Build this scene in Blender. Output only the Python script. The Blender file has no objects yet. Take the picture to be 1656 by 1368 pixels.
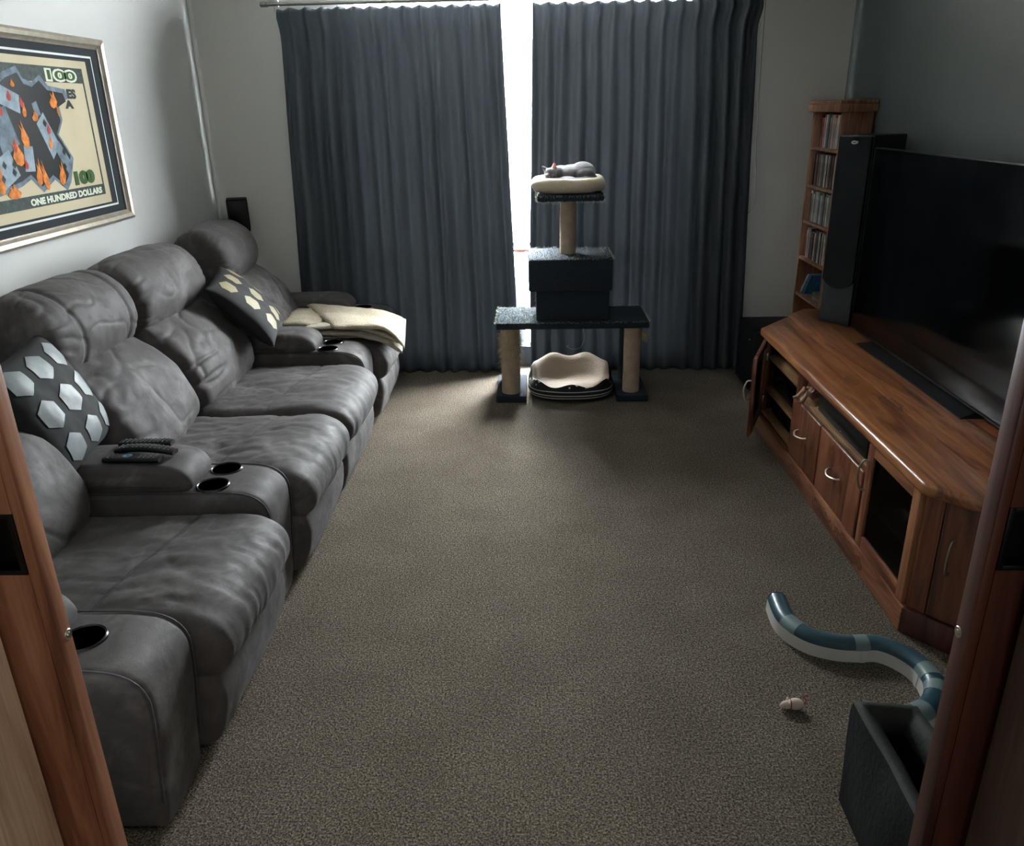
import bpy, bmesh, math, random
from mathutils import Vector, Matrix, noise
from mathutils.bvhtree import BVHTree
PI = math.pi
random.seed(7)
scene = bpy.context.scene
COL = scene.collection

# ------------------------------------------------------------------ camera
F_PX, PITCH, YAW, ROLL = 1291.8, 0.374806, -0.029618, -0.020688
cam_d = bpy.data.cameras.new('camera')
cam = bpy.data.objects.new('camera', cam_d)
COL.objects.link(cam)
fw = Vector((math.sin(YAW)*math.cos(PITCH), math.cos(YAW)*math.cos(PITCH), -math.sin(PITCH)))
rt = Vector((math.cos(YAW), -math.sin(YAW), 0)); up = rt.cross(fw)
rt2 = rt*math.cos(ROLL) + up*math.sin(ROLL); up2 = up*math.cos(ROLL) - rt*math.sin(ROLL)
mw = Matrix((rt2, up2, -fw)).transposed().to_4x4(); mw.translation = Vector((0, 0, 1.70))
cam.matrix_world = mw
cam_d.sensor_fit = 'HORIZONTAL'; cam_d.sensor_width = 36.0
cam_d.lens = 36.0*F_PX/1656.0
cam_d.clip_start = 0.05
scene.camera = cam

# ------------------------------------------------------------------ world, lights, exposure
SKY = 385.0
world = bpy.data.worlds.new('world'); scene.world = world
world.use_nodes = True
bg = world.node_tree.nodes['Background']
bg.inputs[0].default_value = (0.92, 0.96, 1.0, 1); bg.inputs[1].default_value = SKY

def area(name, loc, size, power, color, rot, portal=False):
    l = bpy.data.lights.new(name, 'AREA'); l.shape = 'RECTANGLE'
    l.size, l.size_y = size; l.energy = power; l.color = color
    if portal: l.cycles.is_portal = True
    o = bpy.data.objects.new(name, l); COL.objects.link(o)
    o.location = loc; o.rotation_euler = rot
    return o
# daylight enters through the window opening (portals only guide the sky light)
area('window_portal', (-0.035, 5.60, 1.26), (2.2, 2.3), 1, (1, 1, 1), (PI/2, 0, PI), True).rotation_euler = (-PI/2, 0, 0)
area('gap_portal', (-0.07, 5.40, 1.22), (0.30, 2.2), 1, (1, 1, 1), (-PI/2, 0, 0), True)
# the hallway behind the camera: its ceiling lamp and the daylight of its end window
area('hall_ceiling_lamp', (1.25, 0.15, 2.40), (0.5, 0.5), 13, (1.0, 0.93, 0.84), (0, 0, 0))
area('hall_window_light', (0.55, -1.5, 1.6), (0.9, 1.2), 6.5, (1.0, 0.97, 0.92), (PI/2, 0, 0))

scene.view_settings.view_transform = 'Standard'
scene.view_settings.look = 'None'
scene.view_settings.gamma = 1.0
scene.view_settings.use_curve_mapping = False
scene.view_settings.exposure = 0.08

# ------------------------------------------------------------------ materials
def S(h):
    h = h.lstrip('#'); o = []
    for i in (0, 2, 4):
        v = int(h[i:i+2], 16)/255
        o.append(v/12.92 if v <= .04045 else ((v+.055)/1.055)**2.4)
    return (*o, 1)
def mul(c, k): return (min(c[0]*k, 1), min(c[1]*k, 1), min(c[2]*k, 1), 1)
class NT:
    def __init__(s, name):
        s.m = bpy.data.materials.new(name); s.m.use_nodes = True
        s.t = s.m.node_tree; s.b = s.t.nodes['Principled BSDF']; s.o = s.t.nodes['Material Output']
    def n(s, typ, **kw):
        x = s.t.nodes.new(typ)
        for k, v in kw.items():
            if hasattr(x, k): setattr(x, k, v)
        return x
    def l(s, a, b): s.t.links.new(a, b)
    def coord(s, scale=(1, 1, 1)):
        c = s.n('ShaderNodeTexCoord'); m = s.n('ShaderNodeMapping'); m.inputs['Scale'].default_value = scale
        s.l(c.outputs['Object'], m.inputs['Vector']); return m.outputs[0]
    def noise(s, vec, scale, detail=3, rough=.5, dist=0):
        x = s.n('ShaderNodeTexNoise'); x.inputs['Scale'].default_value = scale; x.inputs['Detail'].default_value = detail
        x.inputs['Roughness'].default_value = rough; x.inputs['Distortion'].default_value = dist
        s.l(vec, x.inputs['Vector']); return x.outputs['Fac']
    def ramp(s, fac, stops, interp='LINEAR'):
        r = s.n('ShaderNodeValToRGB'); r.color_ramp.interpolation = interp
        e = r.color_ramp.elements
        while len(e) > 1: e.remove(e[-1])
        e[0].position = stops[0][0]; e[0].color = stops[0][1]
        for p, c in stops[1:]:
            q = e.new(p); q.color = c
        s.l(fac, r.inputs[0]); return r.outputs[0]
    def mix(s, fac, a, b, mode='MIX'):
        x = s.n('ShaderNodeMix'); x.data_type = 'RGBA'; x.blend_type = mode
        for k, v in ((0, fac), (6, a), (7, b)):
            if isinstance(v, (int, float)): x.inputs[k].default_value = v
            elif isinstance(v, tuple): x.inputs[k].default_value = v
            else: s.l(v, x.inputs[k])
        return x.outputs[2]
    def bump(s, h, strength, dist=.01):
        x = s.n('ShaderNodeBump'); x.inputs['Strength'].default_value = strength; x.inputs['Distance'].default_value = dist
        s.l(h, x.inputs['Height']); s.l(x.outputs[0], s.b.inputs['Normal']); return x
    def set(s, **kw):
        for k, v in kw.items():
            i = s.b.inputs[k.replace('_', ' ')]
            if isinstance(v, (int, float, tuple)): i.default_value = v
            else: s.l(v, i)
        return s
def pbr(name, col, rough=.6, metal=0., var=None, bump=None, **kw):
    n = NT(name); col = S(col) if isinstance(col, str) else col
    n.set(Base_Color=col, Roughness=rough, Metallic=metal, **kw)
    if var or bump: v = n.coord()
    if var:
        f = n.noise(v, var[0], 4)
        n.set(Base_Color=n.ramp(f, [(.3, mul(col, 1-var[1])), (.7, mul(col, 1+var[1]))]))
    if bump: n.bump(n.noise(v, bump[0], 4), bump[1], bump[2] if len(bump) > 2 else .01)
    return n.m
def wood(name, axis, dark, mid, light, rough=.32, knots=(), coat=.25):
    n = NT(name); sc = [15., 15., 15.]; sc[axis] = 1.3
    v = n.coord(tuple(sc)); f = n.noise(v, 1.0, 6, .62, 1.6)
    c = n.ramp(f, [(.33, S(dark)), (.47, S(mid)), (.64, S(light))])
    sc2 = [170., 170., 170.]; sc2[axis] = 5.
    g = n.noise(n.coord(tuple(sc2)), 1.0, 2)
    c = n.mix(.35, c, n.ramp(g, [(.3, (.45, .45, .45, 1)), (.6, (1, 1, 1, 1))]), 'MULTIPLY')
    for (kx, ky, kz, r, squash) in knots:
        tc = n.n('ShaderNodeTexCoord'); sub = n.n('ShaderNodeVectorMath', operation='SUBTRACT')
        n.l(tc.outputs['Object'], sub.inputs[0]); sub.inputs[1].default_value = (kx, ky, kz)
        mp = n.n('ShaderNodeVectorMath', operation='MULTIPLY'); q = [1/r]*3; q[axis] = squash/r
        n.l(sub.outputs[0], mp.inputs[0]); mp.inputs[1].default_value = q
        le = n.n('ShaderNodeVectorMath', operation='LENGTH'); n.l(mp.outputs[0], le.inputs[0])
        wob = n.n('ShaderNodeMath', operation='MULTIPLY_ADD'); n.l(n.noise(n.coord(), 30, 3), wob.inputs[0])
        wob.inputs[1].default_value = .8; n.l(le.outputs['Value'], wob.inputs[2])
        k = n.ramp(wob.outputs[0], [(.55, (.55, .5, .45, 1)), (.85, (.75, .7, .7, 1)), (.93, (.10, .07, .06, 1)), (1.0, (1, 1, 1, 1))])
        c = n.mix(1.0, c, k, 'MULTIPLY')
    n.set(Base_Color=c, Roughness=rough, Coat_Weight=coat, Coat_Roughness=.25)
    n.bump(g, .08, .002)
    return n.m
MAT = {}
def wall_mat(name, col, streak=False):
    n = NT(name); v = n.coord((1, 1, .35) if streak else (1, 1, 1))
    f = n.noise(v, 2.2 if streak else 1.2, 3, .55)
    k = .16 if streak else .03
    n.set(Base_Color=n.ramp(f, [(.3, mul(S(col), 1-k)), (.7, mul(S(col), 1+k))]), Roughness=.75 if not streak else .5)
    n.bump(n.noise(n.coord(), 160, 3), .06, .004); return n.m
MAT['wall'] = wall_mat('wall_paint', '#b4b5b1')
MAT['wall_brightened'] = wall_mat('wall_paint_brightened', '#d6d4ce')  # wall paint brightened in its colour to make up for weak bounce light
MAT['wall_dark'] = wall_mat('accent_paint', '#434a48', True)
MAT['ceiling'] = wall_mat('ceiling_paint', '#dcdcd8')
MAT['white'] = pbr('white_paint', '#e2e2de', .45)
MAT['skirting'] = pbr('skirting_paint', '#25282b', .5)
def carpet():
    n = NT('carpet'); v = n.coord()
    a = n.noise(v, 170, 3, .75); b = n.noise(v, 4, 4); d = n.noise(v, 60, 3)
    c = n.ramp(a, [(.37, S('#332d27')), (.5, S('#6b6156')), (.65, S('#a89b8a'))])
    c = n.mix(.55, c, n.ramp(b, [(.35, (.72, .70, .68, 1)), (.65, (1, 1, 1, 1))]), 'MULTIPLY')
    c = n.mix(.5, c, n.ramp(d, [(.35, (.6, .6, .6, 1)), (.6, (1, 1, 1, 1))]), 'MULTIPLY')
    n.set(Base_Color=c, Roughness=.95, Specular_IOR_Level=.1)
    n.bump(a, .9, .012); return n.m
MAT['carpet'] = carpet()
def suede(name, col, worn, wear=.5):
    n = NT(name); v = n.coord()
    f = n.noise(v, 3.2, 6, .62, 1.2); g = n.noise(v, 420, 2); h = n.noise(v, 16, 5, .65, .8)
    c = n.ramp(f, [(.36, S(col)), (.52, mul(S(col), 1.12)), (.72, S(worn))])
    c = n.mix(wear, c, n.ramp(h, [(.35, (.68, .68, .68, 1)), (.62, (1.0, 1.0, 1.0, 1))]), 'MULTIPLY')
    n.set(Base_Color=c, Roughness=n.ramp(h, [(.3, (.75,)*3+(1,)), (.7, (.52,)*3+(1,))]), Sheen_Weight=.06, Sheen_Roughness=.4, Specular_IOR_Level=.16)
    mixh = n.mix(.35, h, g)
    n.bump(mixh, .30, .005); return n.m
MAT['suede'] = suede('suede_grey', '#484443', '#6f6b6a')
MAT['suede_dark'] = suede('suede_charcoal', '#3b393d', '#55525a', .3)
MAT['black_plastic'] = pbr('black_plastic', '#070809', .4, Specular_IOR_Level=.3)
MAT['black_matte'] = pbr('black_matte', '#0b0c0e', .75, bump=(300, .2, .002), Specular_IOR_Level=.2)
MAT['cup'] = pbr('cup_black', '#0b0b0c', .25)
MAT['rim'] = pbr('cup_rim', '#2a2a2c', .25, .6)
MAT['steel'] = pbr('brushed_steel', '#b9b2a4', .3, 1.0)
MAT['chrome'] = pbr('chrome', '#c9c9c9', .15, 1.0)
MAT['rod'] = pbr('rod_metal', '#8b8c8a', .35, .7)
JD, JM, JL = '#44211a', '#7c4730', '#a06a48'
MAT['wood_y'] = wood('jarrah_along', 1, JD, JM, JL)
MAT['wood_y2'] = wood('jarrah_along_dark', 1, '#3a1a10', '#6f3a22', '#93563a')
MAT['wood_z'] = wood('jarrah_upright', 2, JD, JM, JL)
MAT['wood_dark'] = wood('jarrah_plum', 2, '#26120f', '#452420', '#5b3229')
MAT['wood_pale'] = wood('pale_inner_wood', 1, '#6a4a2e', '#8f6b46', '#b08b60', .5, coat=0)
MAT['wood_shelf'] = wood('shelf_wood', 2, '#5a3a28', '#7b543c', '#96705a', .45, coat=.1)
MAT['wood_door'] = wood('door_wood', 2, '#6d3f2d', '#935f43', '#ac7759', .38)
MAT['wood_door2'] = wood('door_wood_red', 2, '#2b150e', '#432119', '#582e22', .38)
MAT['wood_jamb'] = wood('jamb_wood', 2, '#b08e76', '#c9a88c', '#dbbfa6', .45, coat=.1)
MAT['wood_jamb2'] = wood('jamb_wood_brown', 2, '#4a382e', '#5e4a3e', '#6e584a', .5, coat=.05)

def curtain_mat():
    n = NT('curtain_cloth'); v = n.coord((1, 1, .15))
    f = n.noise(v, 9, 3); w = n.noise(n.coord((1, 1, 1)), 900, 2)
    c = n.ramp(f, [(.3, S('#40464d')), (.7, S('#4d5359'))])
    n.set(Base_Color=c, Roughness=.85, Specular_IOR_Level=.2)
    n.bump(w, .25, .001)
    tr = n.n('ShaderNodeBsdfTranslucent'); tr.inputs[0].default_value = S('#6d7074')
    ms = n.n('ShaderNodeMixShader'); ms.inputs[0].default_value = .09
    n.l(n.b.outputs[0], ms.inputs[1]); n.l(tr.outputs[0], ms.inputs[2]); n.l(ms.outputs[0], n.o.inputs[0]); return n.m
MAT['curtain'] = curtain_mat()
def glass_mat(name, tint, refl=.08, keep=.9):
    n = NT(name); t = n.n('ShaderNodeBsdfTransparent'); t.inputs[0].default_value = tint
    g = n.n('ShaderNodeBsdfGlossy'); g.inputs['Roughness'].default_value = .03
    ms = n.n('ShaderNodeMixShader'); ms.inputs[0].default_value = refl
    n.l(t.outputs[0], ms.inputs[1]); n.l(g.outputs[0], ms.inputs[2]); n.l(ms.outputs[0], n.o.inputs[0]); return n.m
MAT['glass'] = glass_mat('window_glass', (.96, .98, .98, 1))
MAT['smoked'] = glass_mat('smoked_glass', (.34, .34, .35, 1), .05)

# ------------------------------------------------------------------ mesh helpers
OFF = {}
def root_of(o):
    while o.parent: o = o.parent
    return o
def thing(name, label, cat, loc=(0, 0, 0), rotz=0, group=None, world=True):
    o = bpy.data.objects.new(name, None); COL.objects.link(o)
    o.location = loc; o.rotation_euler = (0, 0, rotz); o.empty_display_size = .05
    if label: o['label'] = label
    if cat: o['category'] = cat
    if group: o['group'] = group
    OFF[o] = Vector(loc) if world else Vector((0, 0, 0))
    return o
def tag(o, label, cat=None, group=None, kind=None):
    if label: o['label'] = label
    if cat: o['category'] = cat
    if group: o['group'] = group
    if kind: o['kind'] = kind
    return o
class MB:
    def __init__(s): s.v = []; s.f = []
    def add(s, vs, fs):
        k = len(s.v); s.v += [Vector(p) for p in vs]; s.f += [[i+k for i in f] for f in fs]; return s
    def bm(s, bm):
        bm.verts.index_update(); s.add([v.co.copy() for v in bm.verts], [[v.index for v in f.verts] for f in bm.faces]); bm.free(); return s
    def box(s, x0, x1, y0, y1, z0, z1, bev=0., seg=2, mat=None):
        b = bmesh.new(); bmesh.ops.create_cube(b, size=1)
        for v in b.verts: v.co = Vector(((x0+x1)/2+v.co.x*(x1-x0), (y0+y1)/2+v.co.y*(y1-y0), (z0+z1)/2+v.co.z*(z1-z0)))
        if bev: bmesh.ops.bevel(b, geom=b.edges[:], offset=bev, segments=seg, profile=.5, affect='EDGES', clamp_overlap=True)
        if mat:
            for v in b.verts: v.co = mat @ v.co
        return s.bm(b)
    def prism(s, poly, z0, z1, bev=0., seg=3):
        b = bmesh.new(); vs = [b.verts.new((x, y, z0)) for x, y in poly]
        f = b.faces.new(vs); b.normal_update()
        if f.normal.z > 0: bmesh.ops.reverse_faces(b, faces=[f])
        r = bmesh.ops.extrude_face_region(b, geom=[f])
        for v in [g for g in r['geom'] if isinstance(g, bmesh.types.BMVert)]: v.co.z = z1
        bmesh.ops.recalc_face_normals(b, faces=b.faces[:])
        if bev: bmesh.ops.bevel(b, geom=b.edges[:], offset=bev, segments=seg, profile=.5, affect='EDGES', clamp_overlap=True)
        return s.bm(b)
    def board(s, p0, p1, z0, z1, t, bev=.002, side=1):
        d = Vector((p1[0]-p0[0], p1[1]-p0[1])); L = d.length; d.normalize(); nn = Vector((-d.y, d.x))*side*t
        return s.prism([p0, p1, (p1[0]+nn.x, p1[1]+nn.y), (p0[0]+nn.x, p0[1]+nn.y)], z0, z1, bev, 2)
    def tube(s, pts, r, n=8, closed=False):
        pts = [Vector(p) for p in pts]; m = len(pts); vs = []; fs = []
        ref = None
        for i, p in enumerate(pts):
            a = pts[(i-1) % m] if (closed or i > 0) else p; c = pts[(i+1) % m] if (closed or i < m-1) else p
            t = (c-a).normalized()
            if ref is None: ref = t.orthogonal().normalized()
            ref = (ref - t*ref.dot(t)).normalized(); bi = t.cross(ref)
            rr = r[i] if isinstance(r, (list, tuple)) else r
            for k in range(n):
                an = 2*PI*k/n; vs.append(p+ref*math.cos(an)*rr+bi*math.sin(an)*rr)
        for i in range(m if closed else m-1):
            for k in range(n):
                j = (i+1) % m; fs.append([i*n+k, i*n+(k+1) % n, j*n+(k+1) % n, j*n+k])
        if not closed: fs += [list(range(n))[::-1], [(m-1)*n+k for k in range(n)]]
        return s.add(vs, fs)
    def lathe(s, prof, c=(0, 0, 0), n=24, mat=None, sx=1, sy=1):
        vs = []; fs = []; m = len(prof)
        for r, z in prof:
            for k in range(n):
                a = 2*PI*k/n; p = Vector((c[0]+r*math.cos(a)*sx, c[1]+r*math.sin(a)*sy, c[2]+z)); vs.append(mat @ p if mat else p)
        for i in range(m-1):
            for k in range(n): fs.append([i*n+k, i*n+(k+1) % n, (i+1)*n+(k+1) % n, (i+1)*n+k])
        if prof[0][0] > 1e-5: fs.append(list(range(n))[::-1])
        if prof[-1][0] > 1e-5: fs.append([(m-1)*n+k for k in range(n)])
        return s.add(vs, fs)
    def ell(s, c, r, rot=None, u=16, w=10):
        b = bmesh.new(); bmesh.ops.create_uvsphere(b, u_segments=u, v_segments=w, radius=1)
        for v in b.verts:
            p = Vector((v.co.x*r[0], v.co.y*r[1], v.co.z*r[2]))
            if rot: p = rot @ p
            v.co = p+Vector(c)
        return s.bm(b)
    def build(s, name, mat, parent=None, smooth=True, angle=38, weld=False):
        off = OFF.get(root_of(parent), Vector((0, 0, 0))) if parent else Vector((0, 0, 0))
        me = bpy.data.meshes.new(name); me.from_pydata([p-off for p in s.v], [], s.f)
        b = bmesh.new(); b.from_mesh(me)
        if weld: bmesh.ops.remove_doubles(b, verts=b.verts[:], dist=1e-5)
        bmesh.ops.recalc_face_normals(b, faces=b.faces[:]); b.to_mesh(me); b.free()
        if smooth:
            me.shade_smooth(); me.set_sharp_from_angle(angle=math.radians(angle))
        me.materials.append(MAT[mat] if isinstance(mat, str) else mat)
        o = bpy.data.objects.new(name, me); COL.objects.link(o)
        if parent: o.parent = parent
        return o
def box(*a, **k): return MB().box(*a, **k)
def struct(name, mb, mat, parent=None, label=None, smooth=True):
    o = mb.build(name, mat, parent, smooth)
    if not parent: o['kind'] = 'structure'
    if label: o['label'] = label
    return o
def smooth_closed(pts, n):
    m = len(pts); pts = [Vector(p) for p in pts]; dense = []
    for i in range(m):
        p0, p1, p2, p3 = pts[(i-1) % m], pts[i], pts[(i+1) % m], pts[(i+2) % m]
        for k in range(24):
            t = k/24
            dense.append(.5*((2*p1)+(p2-p0)*t+(2*p0-5*p1+4*p2-p3)*t*t+(3*p1-p0-3*p2+p3)*t**3))
    L = [0]
    for i in range(len(dense)): L.append(L[-1]+(dense[(i+1) % len(dense)]-dense[i]).length)
    out = []; j = 0
    for k in range(n):
        d = L[-1]*k/n
        while L[j+1] < d: j += 1
        t = (d-L[j])/max(L[j+1]-L[j], 1e-9); out.append(dense[j].lerp(dense[(j+1) % len(dense)], t))
    return out
def smooth_open(pts, per=10):
    pts = [Vector(p) for p in pts]; out = []
    for i in range(len(pts)-1):
        p0 = pts[max(i-1, 0)]; p1 = pts[i]; p2 = pts[i+1]; p3 = pts[min(i+2, len(pts)-1)]
        for k in range(per):
            t = k/per; out.append(.5*((2*p1)+(p2-p0)*t+(2*p0-5*p1+4*p2-p3)*t*t+(3*p1-p0-3*p2+p3)*t**3))
    return out+[pts[-1]]
def sweep(prof, y0, y1, r, n=120, ny=24, crown=0., wr=None):
    """closed x,z profile swept along y, ends rounded by r, wrinkles from wr(p, normal)"""
    P = smooth_closed(prof, n); N = []
    area2 = sum(P[i].x*P[(i+1) % n].y-P[(i+1) % n].x*P[i].y for i in range(n)); sg = 1 if area2 > 0 else -1
    for i in range(n):
        t = (P[(i+1) % n]-P[i-1]).normalized(); N.append(Vector((t.y, -t.x))*sg)
    st = []
    for k in range(7):
        a = PI/2*k/6; st.append((y0+r*(1-math.sin(a)), r*(1-math.cos(a))))
    st = [(y0+r*(1-math.cos(PI/2*k/6)), r*(1-math.sin(PI/2*k/6))) for k in range(7)]
    mid = [(y0+r+(y1-y0-2*r)*k/ny, 0) for k in range(1, ny)]
    st = st+mid+[(y0+y1-y, d) for y, d in st[::-1]]
    vs = []; fs = []
    cx = sum(p.x for p in P)/n; cz = sum(p.y for p in P)/n
    for y, d in st:
        t = (2*(y-y0)/(y1-y0)-1); b = crown*(1-t*t)
        for i in range(n):
            q = P[i]+N[i]*(b-d); p = Vector((q.x, y, q.y))
            if wr: p = p+Vector((N[i].x, 0, N[i].y))*wr(p, N[i])
            vs.append(p)
    m = len(st)
    for j in range(m-1):
        for i in range(n): fs.append([j*n+i, j*n+(i+1) % n, (j+1)*n+(i+1) % n, (j+1)*n+i])
    mb = MB().add(vs, fs)
    for j, base, bul in ((0, y0, -1), (m-1, y1, 1)):   # softly domed ends
        prev = j*n
        for s_, bl in ((.72, .5), (.4, .85)):
            k = len(mb.v); ring = []
            for i in range(n):
                p = vs[j*n+i]; ring.append(Vector((cx+(p.x-cx)*s_, base+bul*.012*bl, cz+(p.z-cz)*s_)))
            mb.v += ring
            for i in range(n): mb.f.append([prev+i, prev+(i+1) % n, k+(i+1) % n, k+i])
            prev = k
        mb.v.append(Vector((cx, base+bul*.012, cz))); c = len(mb.v)-1
        for i in range(n): mb.f.append([prev+i, prev+(i+1) % n, c])
    return mb
def fbm(p, f, o=4): return noise.fractal(Vector(p)*f, 1.0, 2.0, o)
def crease(p, f, wdt):
    return max(0, 1-abs(noise.fractal(Vector(p)*f, 1.0, 2.0, 2))/wdt)**1.4
def evaluated(o):
    dg = bpy.context.evaluated_depsgraph_get(); dg.update()
    me = bpy.data.meshes.new_from_object(o.evaluated_get(dg)); old = o.data
    o.modifiers.clear(); o.data = me; bpy.data.meshes.remove(old); return o
def blob(name, mb, voxel, it, mat, parent=None):
    o = mb.build(name, mat, parent)
    m = o.modifiers.new('r', 'REMESH'); m.mode = 'VOXEL'; m.voxel_size = voxel
    k = o.modifiers.new('s', 'SMOOTH'); k.iterations = it; k.factor = .6
    evaluated(o); o.data.name = name; o.data.shade_smooth(); return o
def text_mesh(name, body, size, mat, parent, M4, bold=0., sx=1.0, depth=.0004):
    cu = bpy.data.curves.new(name, 'FONT'); cu.body = body; cu.size = size; cu.extrude = depth; cu.offset = bold; cu.resolution_u = 3
    o = bpy.data.objects.new(name, cu); COL.objects.link(o)
    dg = bpy.context.evaluated_depsgraph_get(); dg.update()
    me = bpy.data.meshes.new_from_object(o.evaluated_get(dg)); bpy.data.objects.remove(o); bpy.data.curves.remove(cu)
    me.transform(M4 @ Matrix.Diagonal((sx, 1, 1, 1))); me.materials.clear(); me.materials.append(MAT[mat])
    ob = bpy.data.objects.new(name, me); COL.objects.link(ob); ob.parent = parent; return ob
def strands(spots, length, width, rnd, spread=.6):
    mb = MB()
    for p, d in spots:
        dv = (Vector(d)+Vector((rnd.uniform(-1, 1), rnd.uniform(-1, 1), rnd.uniform(-1, 1)))*spread).normalized()*length*rnd.uniform(.4, 1.3)
        sd = dv.cross(Vector((rnd.uniform(-1, 1), rnd.uniform(-1, 1), rnd.uniform(-1, 1)))).normalized()*width
        p = Vector(p); mid = p+dv*.6+Vector((0, 0, -.1*length)); tip = p+dv+Vector((0, 0, -.35*length))
        mb.add([p-sd, p+sd, mid+sd*.7, mid-sd*.7, tip], [[0, 1, 2, 3], [3, 2, 4]])
    return mb

# ------------------------------------------------------------------ the room
XL, XR, YB, YF, CEIL = -2.08, 1.955, 5.42, 1.19, 2.46
WX0, WX1, WZ0, WZ1 = -1.12, 1.05, .12, 2.415
HX0, HX1, HY0 = -1.6, 1.8, -1.6
floor = struct('floor', box(XL-.12, XR+.12, HY0-.1, YB+.15, -.06, 0), 'carpet', None, 'brown grey loop pile carpet floor', False)
struct('ceiling', box(XL-.12, XR+.12, HY0-.1, YB+.15, CEIL, CEIL+.06), 'ceiling', None, 'plain white ceiling', False)
struct('wall_left', box(XL-.1, XL, YF-.12, YB+.1, 0, CEIL), 'wall', None, 'pale grey painted side wall', False)
struct('wall_right', box(XR, XR+.1, YF-.12, YB+.1, 0, CEIL), 'wall_dark', None, 'dark charcoal green accent wall', False)
mb = MB()
mb.box(XL, WX0, YB, YB+.12, 0, CEIL); mb.box(WX1, XR, YB, YB+.12, 0, CEIL)
mb.box(WX0, WX1, YB, YB+.12, 0, WZ0); mb.box(WX0, WX1, YB, YB+.12, WZ1, CEIL)
struct('wall_back', mb, 'wall_brightened', None, 'pale grey window wall', False)
# wall with the doorway: two skins with the sliding-door pocket between them
DL, DR, DT = -.89, .775, 2.08
mb = MB()
for y0, y1 in ((.955, 1.07), (1.15, YF)):
    mb.box(XL-.1, DL, y0, y1, 0, CEIL); mb.box(DR, XR+.1, y0, y1, 0, CEIL); mb.box(DL, DR, y0, y1, DT, CEIL)
struct('wall_front', mb, 'wall', None, 'pale wall with a wide doorway', False)
mb = MB(); mb.box(HX0-.1, HX0, HY0, .955, 0, CEIL); mb.box(HX1, HX1+.1, HY0, .955, 0, CEIL); mb.box(HX0, HX1, HY0-.1, HY0, 0, CEIL)
struct('wall_hall', mb, 'wall', None, 'pale hallway walls', False)
# jamb linings
struct('trim_1', box(DL, DL+.012, .93, 1.073, 0, DT, .003), 'wood_jamb', None, 'light timber jamb lining beside the left sliding door')
struct('trim_2', box(DR-.012, DR, .93, 1.073, 0, DT, .003), 'wood_jamb2', None, 'dull brown jamb lining beside the right sliding door')
struct('trim_3', box(DL, DR, .93, 1.073, DT-.012, DT, .003), 'wood_jamb2', None, 'brown timber head lining of the doorway')
# sliding doors standing a little out of their pockets
def sliding_door(name, xe, sgn, mat, label):
    d = thing(name, label, None, (xe-sgn*.36, 1.112, 0)); d['kind'] = 'structure'
    pz = 1.07; a = xe-sgn*.018; b = xe-sgn*.10
    x0, x1 = sorted((xe-sgn*.62, b)); x2, x3 = sorted((a, xe)); x4, x5 = sorted((a, b))
    m = MB(); m.box(x0, x1, 1.092, 1.133, .01, 2.06, .002); m.box(x2, x3, 1.092, 1.133, .01, 2.06, .003)
    m.box(x4, x5, 1.092, 1.133, .01, pz-.055); m.box(x4, x5, 1.092, 1.133, pz+.055, 2.06); m.box(x4, x5, 1.118, 1.133, pz-.055, pz+.055)
    m.build('leaf', mat, d)
    p = MB(); p.box(x4, x5, 1.114, 1.117, pz-.055, pz+.055)
    p.box(x4, x4+.010, 1.0905, 1.116, pz-.055, pz+.055, .001); p.box(x5-.010, x5, 1.0905, 1.116, pz-.055, pz+.055, .001)
    p.box(x4+.008, x5-.008, 1.0905, 1.116, pz-.055, pz-.046, .001); p.box(x4+.008, x5-.008, 1.0905, 1.116, pz+.046, pz+.055, .001)
    tag(p.build('flush_pull', 'black_plastic', d), 'black flush pull')
    R = Matrix.Translation((xe, 1.122, .878)) @ Matrix.Rotation(sgn*PI/2, 4, 'Y')
    tag(MB().lathe([(.0, .0030), (.004, .0026), (.005, .0006), (.0090, .0014), (.0105, .0)], n=20, mat=R).build('catch', 'steel', d), 'round steel catch')
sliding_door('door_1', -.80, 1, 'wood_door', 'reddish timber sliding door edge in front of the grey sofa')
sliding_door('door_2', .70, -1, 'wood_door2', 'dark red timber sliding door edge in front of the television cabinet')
# skirting
struct('baseboard_back', MB().box(XL, XR, YB-.016, YB, 0, .15, .003), 'skirting', None, 'dark skirting along the window wall')
struct('baseboard_left', MB().box(XL, XL+.016, YF, YB-.016, 0, .15, .003), 'skirting', None, 'dark skirting along the pale side wall')
struct('baseboard_right', MB().box(XR-.016, XR, YF, YB-.016, 0, .15, .003), 'skirting', None, 'dark skirting along the accent wall')
# white strip in the corner
struct('trim_4', MB().box(XL, XL+.02, YB-.03, YB, .15, CEIL, .004), 'white', None, 'thin white strip running up the wall corner')
# window
w = thing('window_1', 'white framed glazed sliding window behind the curtains', None, (-.02, YB+.06, WZ0)); w['kind'] = 'structure'
def bar(x0, x1, z0, z1, y0=YB+.03, y1=YB+.09, nm='frame_bar', mt='white'): return MB().box(x0, x1, y0, y1, z0, z1, .004).build(nm, mt, w)
bar(WX0, WX0+.05, WZ0, WZ1); bar(WX1-.05, WX1, WZ0, WZ1); bar(WX0+.05, WX1-.05, WZ0, WZ0+.05); bar(WX0+.05, WX1-.05, WZ1-.035, WZ1)
bar(-.118, -.052, WZ0+.05, .80, YB+.02, YB+.10, 'stile')
bar(WX0+.05, WX1-.05, .835, .862, YB+.035, YB+.085, 'rail')
bar(WX0+.05, WX1-.05, .80, .818, YB+.01, YB+.085, 'rail_trim', 'wood_door')
MB().box(WX0+.05, WX1-.05, YB+.055, YB+.061, .862, WZ1-.05).build('pane', 'glass', w)
MB().box(WX0+.05, -.118, YB+.055, YB+.061, WZ0+.05, .80).build('pane', 'glass', w)
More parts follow.
